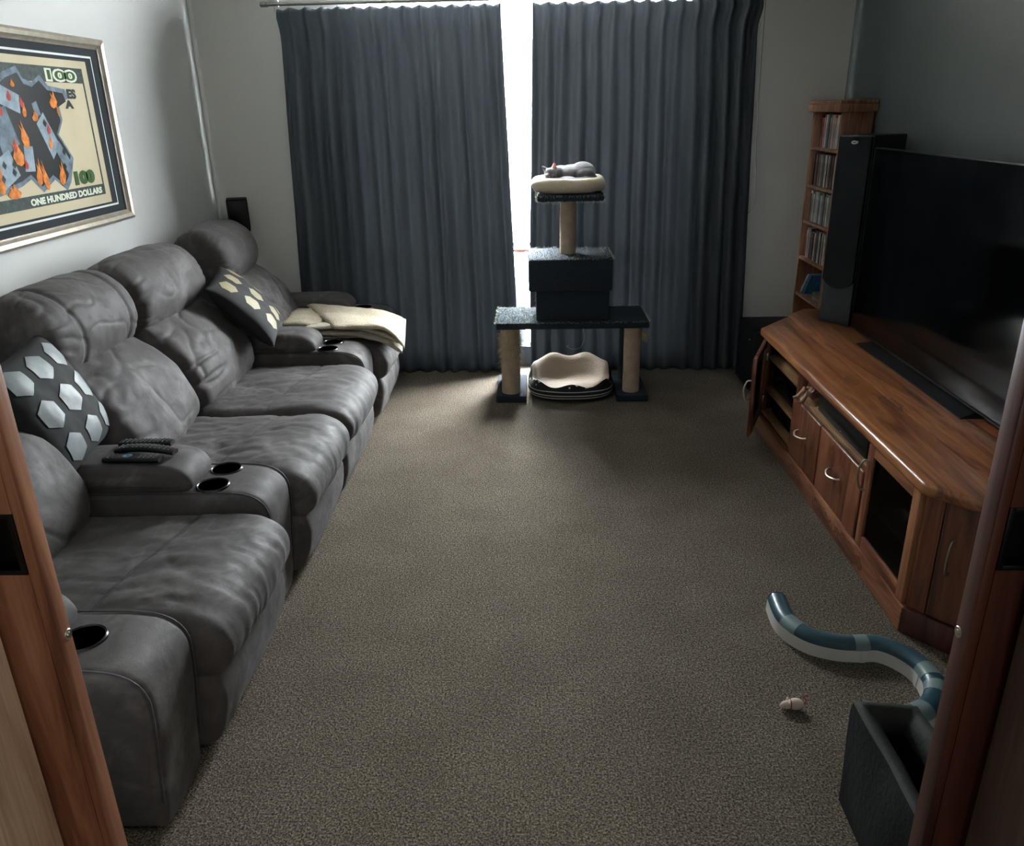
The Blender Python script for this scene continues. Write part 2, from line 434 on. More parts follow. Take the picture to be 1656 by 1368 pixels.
MB().box(-.052, WX1-.05, YB+.055, YB+.061, WZ0+.05, .80).build('pane', 'glass', w)
# ground outside
MAT['paving'] = pbr('paving', '#b8b4ab', .8, var=(3, .1))
struct('floor_outside', box(-6, 6, YB+.16, YB+8, -.25, -.12), 'paving', None, 'pale paving outside the window', False)

# unseen wall added beyond the window to hold back sky light from one side
MAT['render'] = pbr('added_shade_wall_render', '#a39d94', .9, var=(2, .1))
struct('wall_added_shade', box(-2.75, -2.45, YB+.30, YB+8, -.12, 4.2), 'render', None, 'dull rendered wall added out of view to shade one side of the window', False)

# ------------------------------------------------------------------ curtains and rod
def curtain(name, label, xl, xr, pleats, seed, ret):
    """xl(z), xr(z) give the hanging edges; pinch pleats at the head"""
    rnd = random.Random(seed); ZT, ZB = 2.284, -.003
    nx, nz = pleats*14, 56; vs = []; fs = []
    ph = [rnd.uniform(-.5, .5) for _ in range(pleats+2)]; am = [rnd.uniform(.75, 1.25) for _ in range(pleats+2)]
    for j in range(nz+1):
        t = j/nz; z = ZT-(ZT-ZB)*(t**1.15); h = ZT-z
        for i in range(nx+1):
            s_ = i/nx; u = s_*pleats; k = int(u); fr = u-k
            a = am[k]*(1-fr)+am[k+1]*fr; p = ph[k]*(1-fr)+ph[k+1]*fr
            down = min(1, h/.55)
            pin = math.exp(-((h-.115)/.05)**2)
            wv = math.cos(2*PI*(u+p*.32*down)); sharp = (abs((wv+1)/2)**(2.6-1.2*down))*2-1
            amp = (.018+.008*down*a)*(1-.25*pin)
            y = 5.315-sharp*amp-.006*math.sin(2*PI*u*.5+p*6)*down-pin*.014*max(0, sharp)
            y += .012*noise.noise(Vector((s_*9, z*.8, seed)))*down
            oe = s_ if ret < 0 else 1-s_
            y += .075*max(0, 1-oe/.045)**1.5
            x = xl(z)+(xr(z)-xl(z))*s_+.010*math.sin(2*PI*u)*down*.5+.006*noise.noise(Vector((u*1.3, z*1.5, seed+5)))*down
            vs.append((x, y, z-.010*(1-abs(math.cos(PI*u)))*max(0, 1-h/.05)))
    for j in range(nz):
        for i in range(nx): k = j*(nx+1)+i; fs.append([k, k+1, k+nx+2, k+nx+1])
    c = thing(name, label, 'curtain', ((xl(0)+xr(0))/2, 5.315, 0), group='navy curtains on the rod')
    o = MB().add(vs, fs).build('panel', 'curtain', c, angle=180)
    sm = o.modifiers.new('thick', 'SOLIDIFY'); sm.thickness = .003
    for k in range(pleats+1):
        x = xl(2.25)+(xr(2.25)-xl(2.25))*min(max(k/pleats, .01), .99)
        m = MB(); m.tube([(x, 5.300, 2.26), (x, 5.297, 2.280), (x, 5.300, 2.2925)], .0022, 5); m.build('hook', 'rod', c)
    return c
lin = lambda a, b: (lambda z: b+(a-b)*max(0, min(1, z/2.25)))
def gapL(z): return -.108-.062*max(0, min(1, (z-.45)/1.75))
def gapR(z): return -.022+.035*max(0, min(1, (z-.45)/1.75))
curtain('curtain', 'dark navy pleated curtain hanging beside the sofa', lambda z: -1.60+.085*z/2.25-.02*math.exp(-((z-2.25)/.06)**2), gapL, 14, 3, -1)
curtain('curtain', 'dark navy pleated curtain hanging behind the cat tree towards the disc shelf', gapR, lambda z: 1.435-.075*z/2.25+.03*math.exp(-((z-2.25)/.07)**2), 14, 11, 1)
r = thing('curtain_rod', 'double grey metal curtain rod with ridged end caps', 'curtain rod', (-.1, 5.30, 2.28))
MB().tube([(-1.56, 5.30, 2.305), (1.50, 5.30, 2.305)], .011, 14).build('rod', 'rod', r)
MB().tube([(-1.53, 5.36, 2.325), (1.50, 5.36, 2.325)], .012, 14).build('rod', 'white', r)
for x, s_ in ((-1.56, -1), (1.50, 1)):
    m = MB()
    for k in range(4): m.tube([(x+s_*k*.011, 5.30, 2.305), (x+s_*(k*.011+.007), 5.30, 2.305)], .016, 14)
    m.tube([(x, 5.30, 2.305), (x+s_*.045, 5.30, 2.305)], .012, 12); m.build('end_cap', 'rod', r)
for x in (-1.50, -.35, .45, 1.44):
    m = MB(); m.box(x-.006, x+.006, 5.29, YB, 2.335, 2.36, .002); m.box(x-.005, x+.005, 5.295, 5.31, 2.29, 2.345, .002); m.build('bracket', 'white', r)
pts = smooth_open([(1.41, 5.405, 2.30), (1.415, 5.40, 1.9), (1.425, 5.395, 1.5), (1.447, 5.395, 1.2), (1.445, 5.395, 1.09), (1.425, 5.395, 1.045), (1.40, 5.39, 1.04), (1.385, 5.38, 1.08), (1.38, 5.375, 1.16)], 8)
MAT['cord'] = pbr('cord_grey', '#8a877f', .6)
tag(MB().tube(pts, .0022, 6).build('blind_cord', 'cord'), 'thin looped cord hanging on the wall beside the curtain', 'cord')

# ------------------------------------------------------------------ sofa
sofa = thing('sofa', 'long grey suede recliner sofa with cup holder consoles along the pale wall', 'sofa', (-1.45, 3.34, 0))
SEATS = [(1.735, 2.385), (2.655, 3.315), (3.335, 4.055), (4.325, 4.965)]
ARMS = [(1.475, 1.725, 1), (2.395, 2.645, 2), (4.065, 4.315, 2), (4.975, 5.215, 1)]
SEAT_P = [(-1.58, .27), (-1.60, .38), (-1.52, .445), (-1.38, .452), (-1.20, .452), (-1.03, .462), (-.93, .455), (-.865, .425), (-.832, .375), (-.835, .32), (-.862, .28), (-.93, .262), (-1.10, .26), (-1.35, .26)]
FOOT_P = [(-1.05, .04), (-1.06, .27), (-.95, .295), (-.895, .28), (-.868, .235), (-.866, .17), (-.885, .09), (-.915, .035), (-.97, .025)]
BACK_P = [(-1.62, .37), (-1.52, .43), (-1.478, .50), (-1.492, .60), (-1.56, .72), (-1.66, .80), (-1.75, .835), (-1.86, .81), (-1.90, .70), (-1.88, .52), (-1.78, .40)]
HEAD_P = [(-1.735, .80), (-1.685, .86), (-1.668, .94), (-1.70, 1.03), (-1.77, 1.092), (-1.86, 1.108), (-1.95, 1.06), (-1.995, .96), (-1.97, .86), (-1.89, .79), (-1.80, .775)]
rest_bvh = {}
for i, (y0, y1) in enumerate(SEATS):
    def wr_seat(p, n, i=i):
        return .010*fbm((p.x, p.y, i*3), 3.5, 3)+.004*fbm((p.x*1.0, p.y*2.2, i), 9, 3)-.0045*crease((p.x*.8, p.y*1.6, i*7.3), 4.5, .10)-.004*math.exp(-((p.x+1.17+.05*math.cos((p.y-y0)*4.5))/.012)**2)*(1 if n.y > .3 else 0)
    mb = sweep(SEAT_P, y0, y1, .055, 190, 44, .014, wr_seat)
    seat = mb.build('seat', 'suede', sofa, angle=180)
    bvh = BVHTree.FromPolygons(mb.v, mb.f); rest_bvh[i] = bvh
    for dx in (0, .012):
        line = []
        for k in range(41):
            y = y0+.03+(y1-y0-.06)*k/40; x = -1.165+dx-.05*math.cos((y-y0)*4.5)
            h = bvh.ray_cast(Vector((x, y, .9)), Vector((0, 0, -1)))
            if h[0]: line.append(h[0]+Vector((0, 0, .0006)))
        MB().tube(line, .0016, 5).build('seam', 'suede_dark', seat)
    def wr_foot(p, n, i=i): return .006*fbm((p.x, p.y*1.5, i*5+p.z), 5, 3)
    sweep(FOOT_P, y0+.004, y1-.004, .045, 90, 24, .006, wr_foot).build('footrest', 'suede', sofa, angle=180)
    def wr_back(p, n, i=i):
        c = abs(p.y-(y0+y1)/2)/(y1-y0)*2; e = c**3
        near = math.exp(-((p.y-y0)/(.30 if i == 2 else .16))**2)
        fold = crease((p.x*1.0, p.y*.45+p.z*.35, p.z*1.5+i*9.1), 5.2, .20)*near*(.018 if i == 2 else .010)
        soft = crease((p.x, p.y*.9, p.z*1.1+i*3.7), 3.6, .09)*.007
        return .014*fbm((p.x*1.3, p.y, p.z+i*4), 4, 3)-fold-soft*(1 if i != 1 else .6)
    sweep(BACK_P, y0, y1, .07, 230, 64, .03, wr_back).build('back_cushion', 'suede', sofa, angle=180)
    def wr_head(p, n, i=i):
        e = min(p.y-y0, y1-p.y); a = math.atan2(p.z-.95, p.x+1.83)
        pl = max(0, 1-e/.12)**.8; w_ = 9*noise.noise(Vector((a*1.3, i*5.0, p.y*2)))
        v = -.017*pl*max(0, math.sin(a*15+i+w_*1.6))**1.5*(1 if p.y-y0 < y1-p.y else .22)*(.35+.9*abs(noise.noise(Vector((a*2.1, i*3.0, 1)))))-.004*crease((p.x, p.y*.7, p.z+i*5), 5, .10)+.007*fbm((p.x, p.y, p.z+i*7), 5, 3)
        if i == 1:
            for ys in (y0+.17, y1-.12): v -= .008*math.exp(-((p.y-ys)/.011)**2)
        return v
    sweep(HEAD_P, y0+(.0 if i != 3 else .02), y1-(.0 if i != 3 else .05), .062, 200, 64, .02, wr_head).build('headrest', 'suede', sofa, angle=180)
    MB().box(-1.995, -1.80, y0+.01, y1-.01, .03, .82, .03, 3).build('back_shell', 'suede_dark', sofa)
    MB().box(-1.80, -1.08, y0+.02, y1-.02, .03, .27, .02, 2).build('base', 'suede_dark', sofa)
ARM_P = [(-1.80, .03), (-1.80, .46), (-1.74, .505), (-1.45, .51), (-1.15, .512), (-1.02, .510), (-.95, .492), (-.912, .45), (-.905, .38), (-.918, .22), (-.935, .05), (-.97, .025), (-1.3, .025)]
PAD_P = [(-1.66, .50), (-1.67, .555), (-1.62, .597), (-1.42, .602), (-1.27, .600), (-1.20, .582), (-1.168, .54), (-1.178, .508), (-1.22, .497), (-1.4, .496)]
def drill(o, cups):
    off = OFF[sofa]; cut = MB()
    for x, y in cups: cut.lathe([(.0, -.085), (.049, -.085), (.049, .08), (.0, .08)], (x, y, .51), 28)
    c = cut.build('cutter', 'cup', sofa); md = o.modifiers.new('b', 'BOOLEAN'); md.object = c; md.operation = 'DIFFERENCE'; md.solver = 'EXACT'
    evaluated(o); me = c.data; bpy.data.objects.remove(c); bpy.data.meshes.remove(me)
    o.data.shade_smooth(); o.data.set_sharp_from_angle(angle=math.radians(45))
for i, (y0, y1, nc) in enumerate(ARMS):
    def wr_arm(p, n, i=i): return .003*fbm((p.x, p.y, p.z+i*3), 6, 3)
    con = sweep(ARM_P, y0, y1, .028, 130, 14, .003, wr_arm).build('console', 'suede', sofa, angle=180)
    ym = (y0+y1)/2
    cups = [(-1.105, ym)] if nc == 1 else [(-1.105, ym-.066), (-1.105, ym+.066)]
    drill(con, cups)
    for x, y in cups:
        cup = MB().lathe([(.0, -.078), (.046, -.078), (.0475, .002), (.0485, .004), (.056, .0035), (.0575, .0), (.055, -.003), (.049, -.003), (.0488, -.082), (.0, -.082)], (x, y, .514), 36).build('cup_holder', 'cup', sofa)
        MB().lathe([(.0495, .0030), (.0525, .0062), (.0555, .0030)], (x, y, .5145), 36).build('rim', 'rim', cup)
    # pad on top, its piping
    sweep(PAD_P, y0+.012, y1-.012, .032, 100, 14, .006, wr_arm).build('arm_pad', 'suede', sofa, angle=180)
    for yy in (y0+.006, y1-.006):
        pts = [(p.x, yy, p.y) for p in smooth_closed(ARM_P, 120) if p.x > -1.6 and p.y > .1]
        MB().tube(pts, .0028, 5).build('piping', 'suede_dark', con)

# throw pillows -------------------------------------------------------
MAT['pillow'] = pbr('pillow_black', '#0e0d0e', .85, bump=(400, .15, .002))
MAT['hex_silver'] = pbr('hex_silver', '#6c7273', .5, .0, var=(14, .2), bump=(40, .25, .004))
MAT['hex_gold'] = pbr('hex_gold', '#877d60', .5, .0, var=(14, .2), bump=(40, .25, .004))
def pillow(label, c, u, v, size, thick, hexmat, hexes, hr, seed):
    """u runs down the face, v along its width; hexes in face units"""
    u = Vector(u).normalized(); v = Vector(v); v = (v-u*v.dot(u)).normalized(); n = v.cross(u); n = n if n.x > 0 else -n
    t = thing('throw_pillow', label, 'pillow', c, group='hexagon print throw pillows on the sofa')
    C = Vector(c); H = size/2
    def pt(a, b, s_, lift=0.):
        a = max(-1, min(1, a)); b = max(-1, min(1, b))
        e = max(0, (1-abs(a)**2.6)*(1-abs(b)**2.6))
        d = thick/2*e**.5
        pin = 1-.055*(1-abs(a)**2)*abs(b)**4-.0
        pin2 = 1-.055*(1-abs(b)**2)*abs(a)**4
        wv = .006*fbm((a*1.2, b*1.2, seed+s_), 2.2, 3)*e
        return C+u*(a*H*pin2)+v*(b*H*pin)+n*(s_*d+wv+s_*lift)
    N = 44; mb = MB()
    for s_ in (1, -1):
        vs = [pt(-1+2*i/N, -1+2*j/N, s_) for i in range(N+1) for j in range(N+1)]
        fs = [[i*(N+1)+j, i*(N+1)+j+1, (i+1)*(N+1)+j+1, (i+1)*(N+1)+j] for i in range(N) for j in range(N)]
        mb.add(vs, fs)
    mb.build('cover', 'pillow', t, angle=180, weld=True)
    for (a, b) in hexes:
        vs = [pt(a, b, 1, .0022)]; fs = []; R = 4
        for r_ in range(1, R+1):
            for k in range(6):
                A0 = PI/3*k; A1 = PI/3*(k+1)
                for q in range(r_):
                    f = q/r_; x = math.cos(A0)*(1-f)+math.cos(A1)*f; y = math.sin(A0)*(1-f)+math.sin(A1)*f
                    vs.append(pt(a+x*hr*r_/R*1.08, b+y*hr*r_/R, 1, .0022))
        idx = lambda r_, m_: 0 if r_ == 0 else 1+3*r_*(r_-1)+m_ % (6*r_)
        for r_ in range(1, R+1):
            for k in range(6):
                for q in range(r_):
                    o0 = idx(r_, k*r_+q); o1 = idx(r_, k*r_+q+1); i0 = idx(r_-1, k*(r_-1)+q)
                    fs.append([o0, o1, i0])
                    if q < r_-1: fs.append([i0, o1, idx(r_-1, k*(r_-1)+q+1)])
        MB().add(vs, fs).build('hexagon', hexmat, t, angle=180)
hx = [(.63*i, .10+.58*j+.05*i) for i in (-1, 0, 1) for j in (-1, 0, 1)]
pillow('black throw pillow with silver hexagons leaning behind the remotes', (-1.642, 2.505, .785), (.39, .123, -.913), (-.049, .992, .112), .43, .15, 'hex_silver', hx, .235, 4)
pillow('black throw pillow with gold hexagons leaning beside the folded cream blanket', (-1.490, 4.050, .775), (.64, .19, -.74), (-.187, .978, .09), .43, .15, 'hex_gold', hx, .215, 9)

# remotes --------------------------------------------------------------
MAT['button'] = pbr('button_grey', '#3a3d42', .6)
MAT['button_red'] = pbr('button_red', '#a03a3a', .5)
MAT['button_blue'] = pbr('button_ring', '#3d5a6b', .4)
def remote(label, p0, p1, wdt, bow, rows, ring):
    p0 = Vector(p0); p1 = Vector(p1); d = p1-p0; L = d.length; ang = math.atan2(d.y, d.x)
    t = thing('remote_control', label, 'remote', ((p0+p1)/2)[:], ang, 'remote controls on the arm pad', world=False)
    N = 16; vs = []; fs = []
    prof = [(-1, 0), (-.92, .35), (-.8, .9), (-.5, 1), (0, 1.03), (.5, 1), (.8, .9), (.92, .35), (1, 0), (.8, -.0), (0, -.0), (-.8, -.0)]
    prof = [(-1, .45), (-.93, .85), (-.75, 1), (0, 1.05), (.75, 1), (.93, .85), (1, .45), (.9, .08), (.6, 0), (-.6, 0), (-.9, .08)]
    for i in range(N+1):
        s_ = i/N; x = -L/2+L*s_; e = 1-.16*abs(2*s_-1)**6; z0 = bow*(1-(2*s_-1)**2)
        for a, h in prof: vs.append((x, a*wdt/2*e, z0+h*.017*e))
    m = len(prof)
    for i in range(N):
        for k in range(m): fs.append([i*m+k, i*m+(k+1) % m, (i+1)*m+(k+1) % m, (i+1)*m+k])
    fs += [list(range(m)), [N*m+k for k in range(m)]]
    MB().add(vs, fs).build('body', 'black_plastic', t, angle=60)
    for i in range(rows):
        for k in (-1, 0, 1):
            if ring and abs(i-rows*.35) < 1.6: continue
            s_ = (i+1.0)/(rows+1); x = -L/2+L*s_; z = bow*(1-(2*s_-1)**2)+.0168
            mt = 'button_red' if (i == rows-1 and k == 1) else 'button'
            MB().box(x-.003, x+.003, k*wdt*.27-.0042, k*wdt*.27+.0042, z, z+.002, .0008, 1).build('button', mt, t)
    if ring:
        x = -L/2+L*(rows*.35+1)/(rows+1)
        MB().lathe([(.005, .0), (.006, .002), (.015, .002), (.016, .0)], (x, 0, .0175+bow*.9), 24).build('navigation_ring', 'button_blue', t)
remote('slim black remote with many small buttons, lying beside the suede seat back', (-1.47, 2.585, .612), (-1.285, 2.590, .612), .045, .0, 11, False)
remote('bowed black remote lying between two other remotes', (-1.455, 2.528, .612), (-1.240, 2.505, .612), .046, .010, 12, False)
remote('black remote with a round blue navigation ring on the arm pad', (-1.460, 2.452, .612), (-1.265, 2.447, .612), .050, .0, 10, True)

# blanket --------------------------------------------------------------
MAT['fleece'] = pbr('cream_fleece', '#beb29b', .95, var=(60, .12), bump=(150, 1.0, .010))
MAT['fleece_edge'] = pbr('fleece_underside', '#bdb5a5', .95, var=(60, .1), bump=(150, .9, .008))
bl = thing('blanket', 'folded cream fleece blanket lying on the recliner seat by the curtain', 'blanket', (-1.1, 4.65, .46))
def fold_layer(A, B, C_, D, zb, th, droop, seed, mat):
    """quad layer A(back far) B(front far) C(front near) D(back near); front end droops"""
    N = 26; vs = []; fs = []; A, B, C_, D = map(Vector, (A, B, C_, D))
    top = []; bot = []
    for i in range(N+1):
        s_ = i/N
        for j in range(N+1):
            q = j/N; p = A.lerp(B, s_).lerp(D.lerp(C_, s_), q)
            e = min(s_, 1-s_, q, 1-q)*N; rd = math.sqrt(max(0, 1-(1-min(e/2.2, 1))**2))
            z = zb+.018*fbm((p.x*2, p.y*2, seed), 2, 3)-droop*max(0, (s_-.55)/.45)**2*(.45+.9*q)
            cz = z+th/2
            top.append((p.x, p.y, cz+th/2*rd)); bot.append((p.x, p.y, cz-th/2*rd))
    for (vv, rev) in ((top, False), (bot, True)):
        k0 = len(vs); vs += vv
        for i in range(N):
            for j in range(N):
                a = k0+i*(N+1)+j; f = [a, a+1, a+N+2, a+N+1]; fs.append(f[::-1] if rev else f)
    return MB().add(vs, fs).build('fold', mat, bl, angle=180, weld=True)
fold_layer((-1.44, 4.90), (-.795, 4.72), (-.770, 4.42), (-1.44, 4.43), .484, .030, .050, 1, 'fleece_edge')
fold_layer((-1.45, 4.89), (-.780, 4.70), (-.745, 4.36), (-1.40, 4.40), .512, .028, .085, 4, 'fleece_edge')
fold_layer((-1.43, 4.91), (-.772, 4.71), (-.755, 4.39), (-1.30, 4.37), .538, .026, .075, 15, 'fleece_edge')
fold_layer((-1.43, 4.93), (-.765, 4.70), (-.725, 4.335), (-1.12, 4.335), .560, .030, .100, 7, 'fleece')
fold_layer((-1.46, 4.86), (-1.22, 4.82), (-1.22, 4.42), (-1.52, 4.50), .545, .028, .0, 12, 'fleece')

# ------------------------------------------------------------------ picture
MAT['frame_silver'] = pbr('frame_champagne', '#a1988a', .38, .6, var=(30, .12))
MAT['mat_dark'] = pbr('mat_charcoal', '#303336', .9, Specular_IOR_Level=.08)
MAT['mat_white'] = pbr('mat_white', '#cfd3d2', .8, Specular_IOR_Level=.08)
MAT['print_cream'] = pbr('print_cream', '#b5a98e', .6, var=(4, .06), Specular_IOR_Level=.08)
MAT['print_band'] = pbr('print_band', '#39423f', .6, var=(60, .35), Specular_IOR_Level=.08)
MAT['print_black'] = pbr('print_black', '#0e0f10', .5, Specular_IOR_Level=.08)
MAT['print_grey'] = pbr('print_grey', '#5f6d78', .6, var=(25, .35), Specular_IOR_Level=.08)
MAT['print_pale'] = pbr('print_pale', '#7f8d96', .6, var=(30, .25), Specular_IOR_Level=.08)
MAT['print_flame'] = pbr('print_flame', '#b96c2c', .6, var=(40, .45), Specular_IOR_Level=.08)
MAT['print_red'] = pbr('print_red', '#9c3b33', .6, var=(40, .3), Specular_IOR_Level=.08)
MAT['print_green'] = pbr('print_green', '#36502a', .6, Specular_IOR_Level=.08)
MAT['print_ink'] = pbr('print_ink', '#2b3230', .6, Specular_IOR_Level=.08)
MAT['print_light'] = pbr('print_light', '#c7cbb8', .6, Specular_IOR_Level=.08)
pic = thing('framed_picture', 'champagne framed print of a torn burning banknote on the pale wall', 'picture', (XL, 3.33, 1.215))
PY0, PY1, PZ0, PZ1 = 2.46, 4.19, 1.216, 2.043
def slab(y0, y1, z0, z1, x0, x1, nm, mt, bev=.0):
    return MB().box(XL+x0, XL+x1, y0, y1, z0, z1, bev, 2).build(nm, mt, pic)
def frame_side(a, b, c, d):
    # a,b outer corners; c,d inner corners (y,z): moulded rail, mitred
    vs = []; prof = [(0, .0), (0, .030), (.25, .036), (.6, .030), (.8, .020), (1, .016), (1, .0)]
    for (o, i) in ((a, d), (b, c)):
        for t, h in prof: vs.append((XL+h, o[0]+(i[0]-o[0])*t, o[1]+(i[1]-o[1])*t))
    m = len(prof); fs = [[k, (k+1) % m, m+(k+1) % m, m+k] for k in range(m)]+[list(range(m)), [m+k for k in range(m)]]
    MB().add(vs, fs).build('frame_rail', 'frame_silver', pic, angle=25)
W_ = .045
o4 = [(PY0, PZ0), (PY1, PZ0), (PY1, PZ1), (PY0, PZ1)]; i4 = [(PY0+W_, PZ0+W_), (PY1-W_, PZ0+W_), (PY1-W_, PZ1-W_), (PY0+W_, PZ1-W_)]
for k in range(4): frame_side(o4[k], o4[(k+1) % 4], i4[(k+1) % 4], i4[k])
slab(PY0+.03, PY1-.03, PZ0+.03, PZ1-.03, .002, .010, 'mat_board', 'mat_dark')
slab(PY0+.11, PY1-.11, PZ0+.078, PZ1-.078, .010, .012, 'mat_line', 'mat_white')
slab(PY0+.12, PY1-.12, PZ0+.087, PZ1-.087, .012, .0135, 'inner_mat', 'mat_dark')
PX = .0135
slab(PY0+.175, PY1-.175, PZ0+.097, PZ1-.103, PX, PX+.001, 'print', 'print_cream')
NY0, NY1, NZ0, NZ1 = 2.68, 3.97, 1.354, 1.908
def flat(name, poly, lift, mat): # thin printed shape on the sheet
    MB().add([(XL+PX+.001+lift*.0004, y, z) for y, z in poly], [list(range(len(poly)))]).build(name, mat, pic, smooth=False)
flat('print_border', [(NY0, NZ1), (NY1, NZ1), (NY1, 1.845), (NY0, 1.845)], 1, 'print_band')
flat('print_border', [(NY0, NZ0), (NY1, NZ0), (NY1, 1.402), (NY0, 1.402)], 1, 'print_band')
flat('print_border', [(NY1-.014, 1.402), (NY1, 1.402), (NY1, 1.845), (NY1-.014, 1.845)], 1, 'print_band')
flat('print_border', [(NY0, 1.402), (NY0+.014, 1.402), (NY0+.014, 1.845), (NY0, 1.845)], 1, 'print_band')
TR = Matrix(((0, 0, 1, XL+PX+.0026), (1, 0, 0, 0), (0, 1, 0, 0), (0, 0, 0, 1)))
def letters(body, y, z, size, mat, bold=.002, sx=1., dx=0.): text_mesh('lettering', body, size, mat, pic, Matrix.Translation((dx-OFF[pic].x, y-OFF[pic].y, z-OFF[pic].z)) @ TR, bold, sx, .0002)
letters('100', 3.640, 1.853, .060, 'print_light', .006, 2.9); letters('100', 3.643, 1.856, .052, 'print_green', .001, 3.3, .0006)
letters('ES', 3.80, 1.782, .050, 'print_ink', .003, 1.5)
letters('A', 3.775, 1.741, .042, 'print_ink', .003, 1.9)
letters('100', 3.705, 1.420, .070, 'print_green', .006, 1.75)
letters('ONE HUNDRED DOLLARS', 3.352, 1.364, .036, 'print_light', .0018, 1.38)
hole = [(2.95, 1.80), (3.10, 1.86), (3.308, 1.847), (3.365, 1.875), (3.458, 1.899), (3.489, 1.853), (3.548, 1.841), (3.613, 1.871), (3.664, 1.83), (3.789, 1.818), (3.804, 1.781), (3.717, 1.751), (3.722, 1.692), (3.668, 1.633), (3.717, 1.571), (3.746, 1.531), (3.69, 1.434), (3.645, 1.399), (3.564, 1.452), (3.463, 1.408), (3.393, 1.466), (3.32, 1.443), (3.13, 1.413), (2.95, 1.48)]
flat('torn_edge', hole, 2, 'print_grey')
hc = (3.45, 1.65); flat('torn_hole', [(hc[0]+(y-hc[0])*.93, hc[1]+(z-hc[1])*.90) for y, z in hole], 3, 'print_black')
def card(cy, cz, w_, h_, a, mat, lift):
    ca, sa = math.cos(a), math.sin(a)
    flat('paper_scrap', [(cy+ca*x-sa*y, cz+sa*x+ca*y) for x, y in ((-w_, -h_), (w_, -h_*.8), (w_*.9, h_), (-w_*.8, h_*.9))], lift, mat)
card(3.585, 1.63, .045, .085, .5, 'print_pale', 4); card(3.67, 1.535, .03, .07, .6, 'print_grey', 5); card(3.41, 1.545, .035, .055, -.2, 'print_pale', 4)
card(3.29, 1.655, .065, .085, .25, 'print_grey', 4); card(3.24, 1.51, .075, .06, .3, 'print_pale', 5); card(3.36, 1.775, .075, .04, -.35, 'print_pale', 5); card(3.535, 1.735, .022, .03, .2, 'print_grey', 5)
def flame(cy, cz, w_, h_, lean, mat, lift):
    pts = [(-.5, 0), (-.75, .3), (-.3, .65), (-.45, .95), (.0, .7), (.15, 1.15), (.35, .75), (.75, .35), (.5, 0), (0, -.1)]
    flat('flame', [(cy+x*w_+lean*y*h_, cz+(y-.5)*h_) for x, y in pts], lift, mat)
for k, (y, z, w_, h_) in enumerate([(3.672, 1.775, .04, .06), (3.70, 1.735, .012, .05), (3.513, 1.712, .03, .04), (3.415, 1.64, .035, .09), (3.449, 1.49, .03, .09), (3.50, 1.475, .028, .10), (3.62, 1.475, .035, .085), (3.262, 1.43, .06, .05), (3.187, 1.475, .03, .09), (3.408, 1.834, .02, .025), (3.445, 1.735, .02, .05), (3.344, 1.575, .05, .09), (3.586, 1.607, .018, .05)]):
    flame(y, z, w_, h_, .15*(-1)**k, 'print_flame', 7)
for y, z in ((3.29, 1.735), (3.365, 1.79), (3.44, 1.765), (3.38, 1.53), (3.33, 1.60), (3.595, 1.66)): flame(y, z, .018, .04, 0, 'print_red', 8)
for y, z in ((3.235, 1.53), (3.29, 1.50), (3.21, 1.48), (3.30, 1.53), (3.675, 1.56), (3.66, 1.50), (3.575, 1.68)): flat('ink_mark', [(y-.014, z), (y, z-.016), (y+.014, z), (y, z+.018)], 8, 'print_black')

# ------------------------------------------------------------------ small wall speaker
sp = thing('wall_speaker', 'small black satellite speaker on the wall above the headrest', 'speaker', (-1.94, YB, 1.0))
Rm = Matrix.Translation((-1.925, 5.335, 1.085)) @ Matrix.Rotation(.30, 4, 'Z') @ Matrix.Rotation(.10, 4, 'X')
MB().box(-.065, .065, -.035, .055, -.105, .105, .008, 2, Rm).build('cabinet', 'black_matte', sp)
MB().box(-.058, .058, -.042, -.034, -.098, .098, .004, 2, Rm).build('grille', 'black_plastic', sp)
MB().tube([(-1.92, 5.37, 1.085), (-1.92, YB, 1.085)], .015, 10).build('wall_bracket', 'black_plastic', sp)

# ------------------------------------------------------------------ disc shelf tower
SX0, SX1, SY0, SY1 = 1.765, 1.945, 4.895, 5.395
tw = thing('shelf_tower', 'tall narrow timber disc shelf tower standing in the corner', 'shelf', (1.855, 5.145, 0))
T_ = .02
MB().box(SX0, SX1, SY0, SY0+T_, 0, 1.645, .003).build('side_panel', 'wood_shelf', tw)
MB().box(SX0, SX1, SY1-T_, SY1, 0, 1.645, .003).build('side_panel', 'wood_shelf', tw)
MB().box(SX1-.008, SX1, SY0+T_, SY1-T_, 0, 1.645).build('back_panel', 'wood_shelf', tw)
MB().box(SX0-.03, SX1+.006, SY0-.03, YB-.006, 1.645, 1.69, .006, 3).build('top_cap', 'wood_shelf', tw)
MB().box(SX0-.022, SX1+.006, SY0-.022, YB-.008, 1.69, 1.712, .006, 3).build('top_cap', 'wood_shelf', tw)
SHZ = [1.440, 1.213, .99, .758, .52, .30, .06]
for z in SHZ: MB().box(SX0+.003, SX1-.008, SY0+T_, SY1-T_, z-.018, z, .002).build('shelf_board', 'wood_shelf', tw)
PAL = ['#c9c6bf', '#b0453f', '#d4d0ca', '#26364f', '#3a6486', '#1d2024', '#8a8478', '#5d2f2c', '#a7a49e', '#34404a', '#716a60', '#e0dcd2', '#2c5f8c', '#4b453f']
CNAME = ['pale grey', 'red', 'off white', 'navy', 'steel blue', 'black', 'taupe', 'maroon', 'light grey', 'slate', 'brown grey', 'cream', 'bright blue', 'dark brown']
CM = []
for k, c in enumerate(PAL):
    n = NT('case_%d' % k); v = n.coord((300, 60, 22)); f = n.noise(v, 1, 3)
    n.set(Base_Color=n.ramp(f, [(.35, mul(S(c), .5)), (.5, S(c)), (.66, mul(S(c), 1.5))]), Roughness=.35); CM.append(n.m)
case_me = {}
